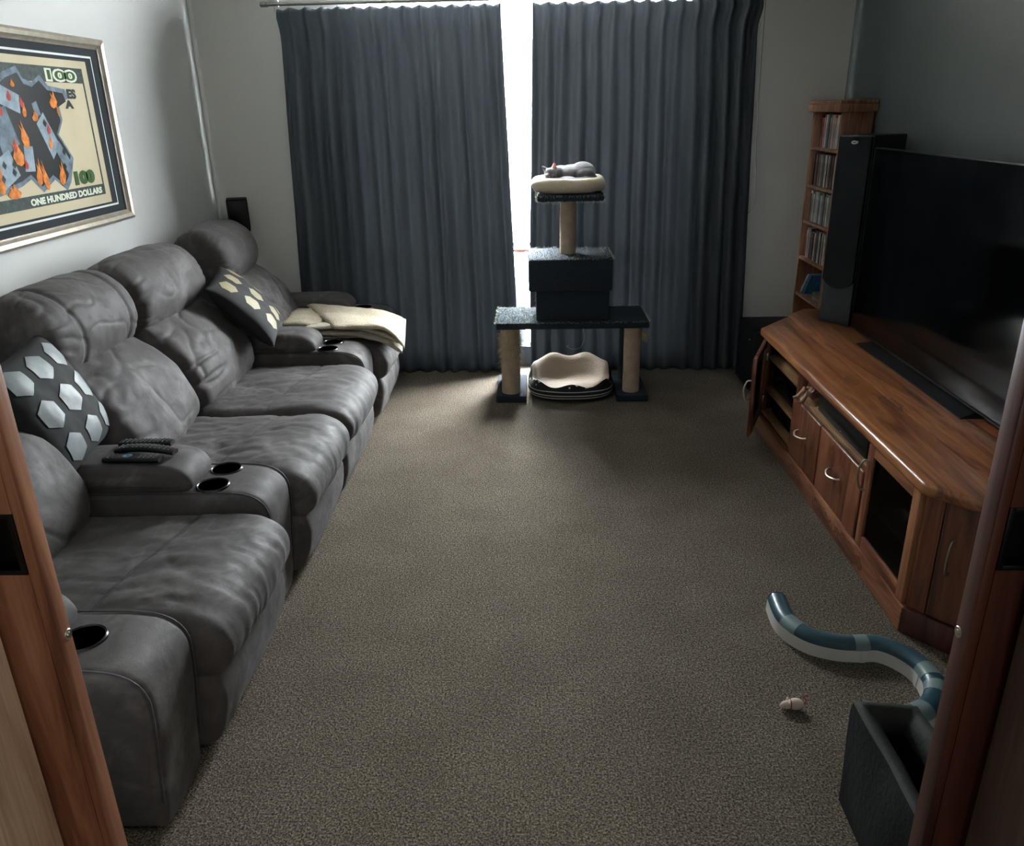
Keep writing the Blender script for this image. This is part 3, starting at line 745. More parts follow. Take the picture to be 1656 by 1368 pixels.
def case_mesh(h, t, ci):
    key = (h, t, ci)
    if key not in case_me:
        m = MB().box(-.068, .068, -t/2, t/2, 0, h, .0012, 1); me = bpy.data.meshes.new('disc_case'); me.from_pydata(m.v, [], m.f); me.materials.append(CM[ci]); case_me[key] = me
    return case_me[key]
shelf_words = ['top', 'second', 'third', 'fourth']
rnd = random.Random(21)
for s_, (z, y_to) in enumerate(((SHZ[0], 5.29), (SHZ[1], 5.35), (SHZ[2], 5.34), (SHZ[3], 5.345))):
    y = SY0+T_+.004; kinds = {0: [3, 6, 10, 5, 4, 12, 3, 11, 0, 8, 1, 1, 0, 5], 1: [6, 13, 7, 10, 13, 8, 5, 0], 2: [4, 10, 6, 5, 0, 6, 8, 3, 11], 3: [5, 7, 0, 10, 5, 9, 2, 13, 8, 0]}[s_]
    k = 0
    while y < y_to:
        t = rnd.choice((.0135, .0135, .0145, .011)); h = rnd.choice((.189, .190, .188)) if s_ == 1 or rnd.random() < .7 else .171
        ci = kinds[k % len(kinds)]; k += 1
        o = bpy.data.objects.new('disc_case', case_mesh(h, t, ci)); COL.objects.link(o)
        o.location = (SX0+.018+.068+rnd.uniform(0, .012), y+t/2, z+.0008)
        tag(o, '%s disc case standing in the row on the %s shelf of the corner tower' % (CNAME[ci], shelf_words[s_]), 'disc case', 'disc cases on the %s tower shelf' % shelf_words[s_])
        y += t+.0006
for k in range(4):
    o = bpy.data.objects.new('disc_case', case_mesh(.171, .0135, (10, 6, 9, 13)[k])); COL.objects.link(o)
    o.rotation_euler = (PI/2, 0, 0); o.location = (SX0+.09, 5.10, SHZ[4]+.007+k*.0138)
    tag(o, '%s disc case lying flat in the low pile on the fifth tower shelf' % CNAME[(10, 6, 9, 13)[k]], 'disc case', 'disc cases lying on the fifth tower shelf')
for k, (yy, ci, tilt) in enumerate(((5.135, 12, -.62), (5.165, 12, -.66), (5.20, 0, -.70))):
    o = bpy.data.objects.new('disc_case', case_mesh(.171, .0135, ci)); COL.objects.link(o)
    o.rotation_euler = (tilt, 0, 0); o.location = (SX0+.09, yy-.12+.26, SHZ[4]+.008)
    o.location.y = yy+.13
    o.rotation_euler = (-tilt, 0, 0)
    tag(o, '%s disc case leaning aslant on the fifth tower shelf' % CNAME[ci], 'disc case', 'disc cases leaning on the fifth tower shelf')

# ------------------------------------------------------------------ television cabinet
cb = thing('tv_cabinet', 'low red timber television cabinet with angled ends along the dark wall', 'cabinet', (1.59, 3.275, 0))
def top_poly(x0, x1):
    def yf(x): return (4.24+(min(x, 1.585)-1.23)*.41/.355) if x < 1.585 else 4.65
    def yn(x): return (2.31-(min(x, 1.585)-1.23)*.41/.355) if x < 1.585 else 1.90
    xs = [x0]+([1.585] if x0 < 1.585 < x1 else [])+[x1]
    return [(x, yn(x)) for x in xs]+[(x, yf(x)) for x in xs[::-1]]
KN = wood('jarrah_top', 1, '#582e1c', '#8c5434', '#b0764a', .30, knots=((-.160, -.235, .572, .055, .36), (-.215, .05, .572, .03, .3), (-.03, -.185, .572, .016, .10)), coat=.35)
KN2 = wood('jarrah_top_red', 1, '#522a1b', '#83492d', '#a36641', .30, knots=((.09, -.9, .572, .03, .2),), coat=.35)
for k, (a, b) in enumerate(((1.23, 1.45), (1.4506, 1.65), (1.6506, 1.945))):
    MB().prism(top_poly(a, b), .528, .572, .016 if k == 0 else .0015, 5 if k == 0 else 2).build('top_plank', (KN, KN, KN2)[k], cb)
# plinth boards
bx = lambda *a: MB().box(*a, .0025)
m = MB(); m.prism([(1.242, 2.325), (1.242, 4.225), (1.268, 4.225), (1.268, 2.325)], 0, .098, .006, 2)
m.build('plinth_board', wood('jarrah_plinth', 1, '#472419', '#80503a', '#a87656', .3, knots=((-.345, .22, .05, .05, .3), (-.345, -.47, .045, .06, .25), (-.345, -.16, .045, .06, .3))), cb)
MB().board((1.242, 4.225), (1.585, 4.62), 0, .098, .026, .006, -1).build('plinth_board', 'wood_y2', cb)
MB().board((1.242, 2.325), (1.585, 1.93), 0, .098, .026, .006, 1).build('plinth_board', 'wood_dark', cb)
# carcass
MB().box(1.27, 1.94, 2.33, 4.22, .098, .115).build('bottom_board', 'wood_pale', cb)
MB().box(1.925, 1.94, 1.95, 4.60, .02, .528).build('back_board', 'wood_dark', cb)
for y in (3.645, 2.765): MB().box(1.262, 1.925, y-.012, y+.012, .115, .528, .002).build('divider', 'wood_z', cb)
MB().box(1.262, 1.925, 2.777, 3.633, .388, .408, .003).build('niche_shelf', 'wood_pale', cb)
MB().box(1.275, 1.925, 3.657, 4.20, .415, .432, .002).build('inner_shelf', 'wood_pale', cb)
MB().box(1.275, 1.925, 3.657, 4.20, .235, .252, .002).build('inner_shelf', 'wood_pale', cb)
MB().box(1.300, 1.925, 2.35, 2.753, .235, .252, .002).build('inner_shelf', 'wood_pale', cb)
MB().box(1.262, 1.29, 4.195, 4.225, .098, .528, .003).build('corner_post', 'wood_z', cb)
MB().box(1.262, 1.30, 2.325, 2.345, .098, .528, .003).build('corner_post', 'wood_z', cb)
MB().board((1.268, 4.228), (1.59, 4.60), .098, .528, .018, .002, -1).build('end_panel', 'wood_z', cb)
# drawers
def handle(pts, r, parent): MB().tube(smooth_open(pts, 7), r, 8).build('handle', 'steel', parent)
DW = [wood('jarrah_drawer_a', 2, '#391c12', '#673a26', '#85523a', .35, knots=((-.345, .11, .16, .035, .8),)), wood('jarrah_drawer_b', 2, '#43201a', '#74422c', '#935d3f', .35, knots=((-.345, -.186, .315, .06, .75),))]
for k, (y0, y1) in enumerate(((3.252, 3.640), (2.780, 3.246))):
    d = MB().box(1.245, 1.260, y0, y1, .104, .392, .006, 3).build('drawer', DW[k], cb)
    MB().box(1.268, 1.80, y0+.02, y1-.02, .118, .36, .002).build('drawer_box', 'wood_pale', d)
    ym = (y0+y1)/2+.02; zh = .262
    handle([(1.245, ym-.055, zh+.004), (1.225, ym-.045, zh), (1.212, ym, zh-.004), (1.225, ym+.045, zh), (1.245, ym+.055, zh+.004)], .0045, d)
# glass door on the near side
gd = thing('door', None, None, (0, 0, 0)); gd.parent = cb; gd.location = (0, 0, 0)
y0, y1, z0, z1 = 2.338, 2.758, .106, .524; wf = .05
MB().box(1.243, 1.264, y0, y0+wf, z0, z1, .004).build('stile', 'wood_z', gd); MB().box(1.243, 1.264, y1-wf, y1, z0, z1, .004).build('stile', 'wood_z', gd)
MB().box(1.243, 1.264, y0+wf, y1-wf, z0, z0+wf, .004).build('rail', 'wood_y', gd); MB().box(1.243, 1.264, y0+wf, y1-wf, z1-.04, z1, .004).build('rail', 'wood_y', gd)
MB().box(1.252, 1.256, y0+wf-.004, y1-wf+.004, z0+wf-.004, z1-.036).build('pane', 'smoked', gd)
handle([(1.243, y1-.02, .46), (1.222, y1-.018, .455), (1.208, y1-.018, .405), (1.222, y1-.018, .345), (1.243, y1-.02, .34)], .0045, gd)
# angled near end: post and door
ed = Vector((1.585-1.262, 1.945-2.325)); ed.normalize(); e0 = Vector((1.262, 2.325)); enr = Vector((ed.y, -ed.x))
def ep(s_, n_=0.): q = e0+ed*s_+enr*n_; return (q.x, q.y)
MB().board(ep(0), ep(.055), .098, .528, .02, .003, 1).build('corner_post', 'wood_z', cb)
MB().board(ep(.06, .006), ep(.47, .006), .104, .524, .02, .004, 1).build('door', wood('jarrah_end_door', 2, '#341a12', '#5b3322', '#7a4a33', .42), cb)
q = [ep(.105, .006), ep(.105, .03), ep(.105, .04), ep(.105, .03), ep(.105, .006)]
hz = [.405, .40, .345, .29, .285]; ehn = MB().tube(smooth_open([(q[i][0], q[i][1], hz[i]) for i in range(5)], 7), .0045, 8).build('handle', 'steel', cb)
# open glass door at the far end, swung out on its far hinge
HG = Vector((1.258, 4.205)); fe = Vector((1.100, 3.825)); dd = (fe-HG); DWD = dd.length; da = math.atan2(dd.y, dd.x)
od = thing('door', None, None, (HG.x, HG.y, 0), da, world=False); od.parent = cb; od.location = (HG.x-1.59, HG.y-3.275, 0)
def local(mb, nm, mt, p=od):
    o = mb.build(nm, mt, None); o.parent = p; return o
local(MB().box(0, .05, -.010, .010, .106, .524, .003), 'stile', 'wood_z'); local(MB().box(DWD-.05, DWD, -.010, .010, .106, .524, .003), 'stile', 'wood_z')
local(MB().box(.05, DWD-.05, -.010, .010, .106, .156, .003), 'rail', 'wood_dark'); local(MB().box(.05, DWD-.05, -.010, .010, .484, .524, .003), 'rail', 'wood_dark')
local(MB().box(.046, DWD-.046, -.002, .002, .152, .488), 'pane', 'smoked')
local(MB().tube(smooth_open([(DWD-.02, -.010, .40), (DWD-.018, -.032, .395), (DWD-.018, -.045, .345), (DWD-.018, -.032, .295), (DWD-.02, -.010, .29)], 7), .0045, 8), 'handle', 'steel')
for z in (.19, .43): local(MB().box(.006, .04, .009, .022, z-.02, z+.02, .003), 'hinge', 'steel')

# equipment ------------------------------------------------------------
MAT['gear_face'] = pbr('gear_face', '#0d0e11', .22)
MAT['led'] = pbr('indicator', '#c8d2d8', .3)
def gear(name, label, x0, x1, y0, y1, z0, z1, knobs):
    t = thing(name, label, 'audio unit', ((x0+x1)/2, (y0+y1)/2, z0), group='black audio units in the cabinet')
    for yy in (y0+.03, y1-.03):
        for xx in (x0+.04, x1-.04): MB().lathe([(.012, 0), (.012, .008)], (xx, yy, z0), 12).build('foot', 'black_plastic', t)
    MB().box(x0, x1, y0, y1, z0+.008, z1, .004).build('case', 'black_matte', t)
    MB().box(x0-.006, x0, y0+.002, y1-.002, z0+.01, z1-.002, .002).build('face_plate', 'gear_face', t)
    for yy, zz, r in knobs:
        MB().lathe([(.0, .014), (r*.9, .014), (r, .0)], n=20, mat=Matrix.Translation((x0-.006, yy, zz)) @ Matrix.Rotation(-PI/2, 4, 'Y')).build('knob', 'led' if r < .006 else 'black_plastic', t)
gear('receiver', 'black receiver on the middle shelf behind the open cabinet door', 1.31, 1.72, 3.68, 4.15, .253, .40, [(3.75, .33, .02), (4.08, .33, .02)])
gear('disc_player', 'flat black player on the cabinet floor behind the open door', 1.31, 1.70, 3.68, 4.14, .116, .185, [(3.72, .15, .004), (3.80, .15, .006)])
gear('set_top_box', 'small black box on the shelf behind the closed glass door', 1.36, 1.62, 2.42, 2.70, .253, .305, [(2.50, .28, .004)])
# centre speaker in the niche
cs = thing('centre_speaker', 'black centre speaker lying in the niche above the drawers', 'speaker', (1.40, 3.10, .408))
MB().box(1.285, 1.52, 2.83, 3.40, .409, .512, .012, 3).build('cabinet', 'black_matte', cs)
MB().box(1.274, 1.288, 2.84, 3.39, .414, .508, .006, 2).build('grille', 'black_plastic', cs)
MB().lathe([(.0, .004), (.008, .004), (.009, .0)], n=20, mat=Matrix.Translation((1.274, 3.115, .425)) @ Matrix.Rotation(-PI/2, 4, 'Y')).build('emblem', 'chrome', cs)
# carved figure sitting at the niche edge
MAT['carved'] = wood('carved_wood', 2, '#6b4a38', '#94705a', '#b08d74', .6, coat=0)
fg = thing('figurine', 'small carved wooden seated figure beside the centre speaker', 'figurine', (1.28, 3.53, .408))
m = MB(); m.ell((1.300, 3.53, .450), (.022, .026, .036)); m.ell((1.288, 3.53, .494), (.016, .016, .019)); m.ell((1.282, 3.53, .510), (.017, .017, .008)); m.ell((1.274, 3.53, .487), (.007, .007, .011))
for s_ in (-1, 1):
    y = 3.53+s_*.017
    m.tube([(1.300, y, .426), (1.262, y+s_*.010, .455), (1.240, y+s_*.016, .418)], [.015, .013, .011], 8); m.ell((1.231, y+s_*.017, .414), (.017, .010, .008))
    m.tube([(1.298, y+s_*.012, .470), (1.274, y+s_*.022, .452), (1.258, y+s_*.008, .464)], [.010, .009, .008], 8)
blob('body', m, .0032, 3, 'carved', fg)

# television ------------------------------------------------------------
MAT['screen'] = pbr('screen_glass', '#030405', .10, Specular_IOR_Level=.22)
MAT['tv_edge'] = pbr('tv_edge', '#3a3c40', .3, .7)
tv = thing('television', 'large black flat television standing on the timber cabinet', 'television', (1.70, 3.34, .572))
TY0, TY1, TZ0, TZ1, TX = 2.55, 4.13, .602, 1.492, 1.668
MB().box(TX+.002, TX+.030, TY0, TY1, TZ0, TZ1, .003).build('panel', 'black_plastic', tv)
MB().box(TX, TX+.004, TY0+.006, TY1-.006, TZ0+.010, TZ1-.006).build('screen', 'screen', tv)
m = MB(); m.box(TX-.001, TX+.006, TY0, TY1, TZ1-.005, TZ1+.001); m.box(TX-.001, TX+.006, TY0, TY1, TZ0-.002, TZ0+.004); m.box(TX-.001, TX+.006, TY1-.004, TY1+.001, TZ0, TZ1); m.box(TX-.001, TX+.006, TY0-.001, TY0+.004, TZ0, TZ1)
m.build('bezel', 'tv_edge', tv)
MB().add([(1.615, 2.86, .572), (1.615, 3.90, .572), (1.80, 3.90, .572), (1.80, 2.86, .572), (1.615, 2.86, .577), (1.615, 3.90, .577), (1.80, 3.84, .612), (1.80, 2.92, .612)],
         [[0, 1, 2, 3], [4, 5, 6, 7], [0, 1, 5, 4], [1, 2, 6, 5], [2, 3, 7, 6], [3, 0, 4, 7]]).build('stand', pbr('stand_black', '#101214', .5, Specular_IOR_Level=.3), tv)
MB().box(1.70, 1.76, 3.2, 3.5, .58, 1.0, .01).build('stand_neck', 'black_plastic', tv)
MB().box(TX+.03, TX+.07, TY0+.15, TY1-.15, .66, 1.15, .01).build('rear_housing', 'black_matte', tv)

# tower speaker ----------------------------------------------------------
MAT['speaker_vinyl'] = pbr('speaker_vinyl', '#131618', .45, var=(40, .1), Specular_IOR_Level=.3)
MAT['speaker_base'] = pbr('speaker_lower', '#2a2f32', .6, var=(30, .08), Specular_IOR_Level=.2)
MAT['grille_cloth'] = pbr('grille_cloth', '#15181a', .95, bump=(900, .3, .001), Specular_IOR_Level=.1)
ts = thing('tower_speaker', 'tall black floor speaker standing on the far end of the cabinet', 'speaker', (1.752, 4.372, .572), -1.01, world=False)
HS = .972; WS = .098; DS = .13
local(MB().box(-WS, WS, -DS, DS, 0, HS, .006, 2), 'cabinet', 'speaker_vinyl', ts)
local(MB().box(-WS+.003, WS-.003, -DS-.004, -DS+.004, .006, .30, .003), 'lower_panel', 'speaker_base', ts)
pl = [(-WS+.004, HS-.008), (-WS+.004, .24)]+[(-WS+.004+(2*WS-.008)*k/16, .24-.045*math.sin(PI*k/16)**.7) for k in range(1, 16)]+[(WS-.004, .24), (WS-.004, HS-.008)]
b = bmesh.new(); f = b.faces.new([b.verts.new((x, -DS-.001, z)) for x, z in pl]); r_ = bmesh.ops.extrude_face_region(b, geom=[f])
for v in [g for g in r_['geom'] if isinstance(g, bmesh.types.BMVert)]: v.co.y -= .016
bmesh.ops.recalc_face_normals(b, faces=b.faces[:]); local(MB().bm(b), 'grille', 'grille_cloth', ts)
em = local(MB().lathe([(.0, .003), (.018, .003), (.021, .0)], n=28, sy=.5, mat=Matrix.Translation((0, -DS-.017, HS-.035)) @ Matrix.Rotation(PI/2, 4, 'X')), 'emblem', 'chrome', ts)
text_mesh('lettering', 'psb', .012, 'black_plastic', em, Matrix.Translation((-.0105, -DS-.0203, HS-.038)) @ Matrix.Rotation(PI/2, 4, 'X'), .0002, 1.0, .0002)

# subwoofer ----------------------------------------------------------------
sw = thing('subwoofer', 'black subwoofer box on the carpet behind the open cabinet door', 'speaker', (1.53, 4.97, 0))
MB().box(1.352, 1.71, 4.80, 5.15, .012, .405, .01, 3).build('cabinet', 'black_matte', sw)
MB().box(1.36, 1.70, 4.792, 4.802, .03, .39, .004).build('grille', 'black_plastic', sw)
for x in (1.39, 1.67):
    for y in (4.84, 5.11): MB().lathe([(.015, 0), (.018, .013)], (x, y, 0), 12).build('foot', 'black_plastic', sw)
MB().lathe([(.0, .006), (.007, .006), (.008, 0)], n=14, mat=Matrix.Translation((1.352, 4.86, .33)) @ Matrix.Rotation(-PI/2, 4, 'Y')).build('knob', 'chrome', sw)

# ------------------------------------------------------------------ cat tree
MAT['tree_carpet'] = pbr('tree_carpet', '#2a3038', .95, var=(80, .2), bump=(350, .7, .006), Specular_IOR_Level=.15)
MAT['sisal'] = pbr('sisal', '#ad9a86', .9, var=(20, .12), bump=(120, .5, .006))
MAT['fuzz'] = pbr('carpet_fuzz', '#99a095', .9)
MAT['fluff'] = pbr('sisal_fluff', '#b8a587', .9, Sheen_Weight=.3)
MAT['plush'] = pbr('cream_plush', '#d8cab0', .95, var=(40, .06), bump=(200, .7, .006), Sheen_Weight=.5)
ct = thing('cat_tree', 'dark carpeted cat tree with sisal posts before the curtain gap', 'cat tree', (.23, 4.86, 0))
def tp(x0, x1, y0, y1, z0, z1, nm, bev=.008): return MB().box(x0, x1, y0, y1, z0, z1, bev, 2).build(nm, 'tree_carpet', ct)
tp(-.232, -.045, 4.655, 5.10, 0, .045, 'foot_plate'); tp(.512, .705, 4.655, 5.10, 0, .045, 'foot_plate')
tp(-.222, .692, 4.645, 5.06, .468, .510, 'platform')
def post(x, y, z0, z1, r, nm='sisal_post', mt='sisal'):
    n_ = int((z1-z0)/.009); prof = []
    for k in range(n_*4+1):
        prof.append((r+.0022*abs(math.sin(PI*k/4)), z0+(z1-z0)*k/(n_*4)))
    m = MB(); m.lathe([(.0, z0)]+prof+[(.0, z1)], (x, y, 0), 28); return m.build(nm, mt, ct, angle=80)
post(-.140, 4.745, .045, .468, .057); post(.606, 4.745, .045, .468, .050)
post(-.138, 5.01, .045, .468, .05, 'rear_post', 'tree_carpet'); post(.606, 5.01, .045, .468, .05, 'rear_post', 'tree_carpet')
# house: lower box, wider upper box
tp(.020, .455, 4.685, 5.04, .510, .695, 'lower_box', .010); tp(-.025, .468, 4.645, 5.05, .695, .885, 'upper_box', .012)
post(.213, 4.85, .885, 1.205, .047)
tp(.030, .408, 4.655, 5.05, 1.203, 1.243, 'top_platform', .014)
rr = random.Random(5); spots = []
def edge_line(p0, p1, d, n_):
    for _ in range(n_):
        t = rr.random(); spots.append((Vector(p0).lerp(Vector(p1), t)+Vector((rr.gauss(0, .002), rr.gauss(0, .002), rr.gauss(0, .002))), d))
for (x0, x1, y0, y1, z, n_) in ((-.222, .692, 4.645, 5.06, .508, 900), (-.025, .468, 4.645, 5.05, .884, 800), (.03, .408, 4.655, 5.05, 1.207, 600), (.03, .408, 4.655, 5.05, 1.238, 300)):
    edge_line((x0, y0, z), (x1, y0, z), (0, -.6, .5 if z < 1.2 else -.5), n_//3); edge_line((x0, y1, z), (x1, y1, z), (0, .5, .7), n_//3); edge_line((x0, y0, z), (x0, y1, z), (-.7, 0, .5), n_//2); edge_line((x1, y0, z), (x1, y1, z), (.7, 0, .5), n_//4)
edge_line((-.025, 4.645, .70), (-.025, 4.645, .88), (-.8, -.3, 0), 120); edge_line((.02, 4.685, .52), (.02, 4.685, .69), (-.8, -.3, 0), 120)
for _ in range(2600):   # frayed pile on the bare left of the platform and box top
    spots.append(((rr.uniform(-.222, .015), rr.uniform(4.65, 5.05), .510), (0, 0, 1)))
for _ in range(1500): spots.append(((rr.uniform(-.02, .46), rr.uniform(4.65, 5.05), .885), (0, 0, 1)))
o = strands(spots, .014, .0008, rr).build('frayed_pile', 'fuzz', ct); o['kind'] = 'stuff'
spots = []
for _ in range(1500):
    a = rr.uniform(0, 2*PI); z = min(.46, max(.10, rr.gauss(.34, .065))); spots.append(((-.140+.057*math.cos(a), 4.745+.057*math.sin(a), z), (math.cos(a), math.sin(a), -.3)))
o = strands(spots, .030, .0009, rr, .8).build('frayed_sisal', 'fluff', ct); o['kind'] = 'stuff'
spots = [((.668+rr.gauss(0, .006), 4.74+rr.gauss(0, .008), .400+rr.gauss(0, .012)), (.8, -.4, -.1)) for _ in range(160)]
o = strands(spots, .03, .0012, rr, .7).build('feather_tuft', pbr('feather', '#c2aa74', .8), ct); o['kind'] = 'stuff'
MB().tube(smooth_open([(.30, 4.70, .468), (.31, 4.69, .40), (.285, 4.685, .345), (.24, 4.685, .335), (.205, 4.69, .35), (.22, 4.69, .36)], 8), .0018, 6).build('hanging_string', pbr('string', '#9a9a98', .6), ct)

# round plush bed on the top
cbed = thing('cat_bed', 'cream plush cat bed lying on top of the cat tree', 'cat bed', (.21, 4.85, 1.24))
def sq(a, rx, ry, e=3.2):
    c, s_ = math.cos(a), math.sin(a); k = (abs(c)**e+abs(s_)**e)**(-1/e); return k*c*rx, k*s_*ry
pts = []
for k in range(48):
    x, y = sq(2*PI*k/48, .178, .168); pts.append((.212+x, 4.85+y, 1.292+.008*noise.noise(Vector((x*8, y*8, 2)))))
MB().tube(pts, [.037+.005*noise.noise(Vector((p[0]*15, p[1]*15, 0))) for p in pts], 14, True).build('bolster', 'plush', cbed)
pp = [(.212+sq(2*PI*k/40, .17, .16)[0], 4.85+sq(2*PI*k/40, .17, .16)[1]) for k in range(40)]
MB().prism(pp, 1.246, 1.282, .018, 3).build('cushion', 'plush', cbed)

# the sleeping cat
MAT['cat_fur'] = pbr('cat_fur', '#4c494d', .85, var=(25, .22), bump=(260, .6, .006), Sheen_Weight=.6)
MAT['ear_pink'] = pbr('ear_pink', '#c98a84', .6, Subsurface_Weight=.3)
MAT['eye_line'] = pbr('eye_line', '#8e8a85', .5)
cat = thing('cat', 'grey cat curled up asleep on the cream bed', 'cat', (.21, 4.83, 1.29))
m = MB()
m.ell((.245, 4.845, 1.340), (.115, .095, .055)); m.ell((.295, 4.835, 1.352), (.075, .088, .058)); m.ell((.305, 4.775, 1.335), (.062, .045, .045))
m.ell((.170, 4.855, 1.340), (.070, .075, .050)); m.ell((.150, 4.815, 1.345), (.045, .05, .042))
m.ell((.112, 4.785, 1.348), (.040, .040, .035)); m.ell((.098, 4.755, 1.337), (.023, .022, .018)); m.ell((.110, 4.745, 1.330), (.012, .012, .010))
m.tube(smooth_open([(.36, 4.80, 1.325), (.345, 4.745, 1.318), (.29, 4.715, 1.315), (.22, 4.712, 1.314), (.16, 4.72, 1.316)], 5), [.018]*20+[.012], 10)
m.ell((.20, 4.735, 1.320), (.055, .020, .018)); m.ell((.145, 4.735, 1.318), (.024, .018, .014))
def ear(base, tip, w_):   # hollow-less cone, remeshed into the head
    b_, t_ = Vector(base), Vector(tip); m.tube([b_, b_.lerp(t_, .55), t_], [w_, w_*.62, .003], 8)
ear((.128, 4.792, 1.374), (.133, 4.792, 1.418), .017); ear((.085, 4.800, 1.366), (.058, 4.800, 1.392), .016)
body = blob('body', m, .0042, 4, 'cat_fur', cat)
e = MB().add([(.120, 4.7745, 1.382), (.141, 4.7765, 1.384), (.1335, 4.786, 1.412)], [[0, 1, 2]])
for v in e.v[:]: pass
e = MB(); e.ell((.1305, 4.777, 1.391), (.0085, .003, .015)); tag(e.build('ear_lining', 'ear_pink', cat), 'pink inner ear')
for x, y in ((.090, 4.7385), (.118, 4.7465)):
    MB().tube([(x-.008, y+.001, 1.347), (x, y-.003, 1.344), (x+.008, y+.001, 1.347)], .0016, 6).build('closed_eye', 'eye_line', cat)
MB().ell((.1005, 4.7335, 1.337), (.004, .003, .003)).build('nose', 'ear_pink', cat)

# pet bed on the floor -----------------------------------------------------
def petbed_mat():
    n = NT('petbed_print'); tc = n.n('ShaderNodeTexCoord'); sep = n.n('ShaderNodeSeparateXYZ'); n.l(tc.outputs['Object'], sep.inputs[0])
    K, Wt = S('#15171b'), S('#b9b7b0')
    mr = n.n('ShaderNodeMath', operation='MULTIPLY'); n.l(sep.outputs[2], mr.inputs[0]); mr.inputs[1].default_value = 4.0
    c = n.ramp(mr.outputs[0], [(0, K), (.10, Wt), (.13, K), (.17, Wt), (.20, K), (.27, Wt), (.29, K), (1, K)], 'CONSTANT')
    vo = n.n('ShaderNodeTexVoronoi'); vo.inputs['Scale'].default_value = 26; n.l(tc.outputs['Object'], vo.inputs[0])
    zz = n.ramp(mr.outputs[0], [(0, (0, 0, 0, 1)), (.36, (1, 1, 1, 1)), (.62, (0, 0, 0, 1))], 'CONSTANT')
    sp_ = n.ramp(vo.outputs['Distance'], [(0, (1, 1, 1, 1)), (.30, (0, 0, 0, 1))], 'CONSTANT')
    n.set(Base_Color=n.mix(n.mix(1.0, zz, sp_, 'MULTIPLY'), c, Wt), Roughness=.9); n.bump(n.noise(n.coord(), 300, 2), .3, .003); return n.m
MAT['petbed'] = petbed_mat()
pb = thing('pet_bed', 'black and white patterned pet bed with cream lining under the cat tree', 'pet bed', (.235, 4.84, 0))
n_ = 72; ovs = []; ofs = []; ivs = []; ifs = []
def hgt(a): # front (−y) is low, back corners high
    s_ = math.sin(a); b_ = max(0, s_); c = abs(math.cos(a))
    return .105+.115*b_**.7*(1-.18*math.exp(-((a-PI/2)/.5)**2))+.05*max(0, c-.6)+.012*math.sin(a*7)
for k in range(n_):
    a = 2*PI*k/n_; h = hgt(a)
    def P(sc, z): x, y = sq(a, .262*sc, .205*sc, 2.5); return (.235+x, 4.845+y, z)
    ovs += [P(.86, .004), P(.97, .012), P(1.03, .05), P(1.02, h*.6), P(.965, h*.92), P(.925, h)]
    ivs += [P(.925, h), P(.875, h*1.0-.004), P(.82, h*.8), P(.76, max(.06, h*.45)), P(.66, .055), P(.3, .05), P(.0, .05)]
def grid(vs, m_):
    return [[k*m_+i, k*m_+i+1, ((k+1) % n_)*m_+i+1, ((k+1) % n_)*m_+i] for k in range(n_) for i in range(m_-1)]
MB().add(ovs, grid(ovs, 6)+[[k*6 for k in range(n_)]]).build('outer_cover', 'petbed', pb, angle=80)
MB().add(ivs, grid(ivs, 7)).build('lining', pbr('bed_lining', '#b5a696', .95, bump=(150, .6, .006), Sheen_Weight=.4), pb, angle=80)

# ------------------------------------------------------------------ cat toys on the carpet
MAT['track_white'] = pbr('track_white', '#c9c6c0', .4)
MAT['track_teal'] = pbr('track_teal', '#26434d', .35, Specular_IOR_Level=.4)
MAT['track_clear'] = pbr('track_clear', '#6c7a7c', .4, Specular_IOR_Level=.3)
tk = thing('ball_track', 'curving white and teal ball track toy beside the cabinet', 'cat toy', (1.02, 2.15, 0))
ctr = smooth_open([(.865, 2.455, 0), (.862, 2.33, 0), (.905, 2.245, 0), (.975, 2.205, 0), (1.045, 2.195, 0), (1.115, 2.195, 0), (1.175, 2.150, 0), (1.212, 2.075, 0), (1.208, 1.985, 0), (1.165, 1.915, 0), (1.095, 1.870, 0), (1.02, 1.865, 0), (.95, 1.885, 0)], 10)
def ribbon(i0, i1, prof, nm, mat, par=None, grow=1.):
    vs = []; fs = []; m_ = len(prof); L = ctr[i0:i1+1]
    for k, p in enumerate(L):
        q0 = ctr[max(i0+k-1, 0)]; q1 = ctr[min(i0+k+1, len(ctr)-1)]; t = (q1-q0).normalized(); nn = Vector((-t.y, t.x, 0))
        for a, z in prof: vs.append(p+nn*a*grow+Vector((0, 0, z)))
    for k in range(len(L)-1):
        for i in range(m_): fs.append([k*m_+i, k*m_+(i+1) % m_, (k+1)*m_+(i+1) % m_, (k+1)*m_+i])
    fs += [list(range(m_)), [(len(L)-1)*m_+i for i in range(m_)]]
    return MB().add(vs, fs).build(nm, mat, par or tk, angle=40)
BP = [(-.036, 0), (.036, 0), (.034, .044), (-.034, .044)]
CP = [(.034, .044)]+[(.033*math.cos(a), .046+.026*math.sin(a)) for a in [PI*k/10 for k in range(11)]]+[(-.034, .044)]
n_t = len(ctr)-1; cuts = [0, 14, 42, 73, 98, n_t]
for a, b in zip(cuts[:-1], cuts[1:]):
    base = ribbon(a, b, BP, 'track_base', 'track_white'); ribbon(a, b, CP, 'track_cover', 'track_teal', base)
for c in cuts[1:-1]+[82]:
    ribbon(c-3, c+3, [(x*1.03, z+.0012 if z > .045 else z) for x, z in CP], 'connector', 'track_clear')
    if c != 82: ribbon(c-1, c+1, [(x*1.06, z) for x, z in BP], 'clip', 'track_white')
MB().ell((.865, 2.455, .046), (.0335, .026, .026)).build('end_cap', pbr('track_navy', '#172b3a', .25), tk)
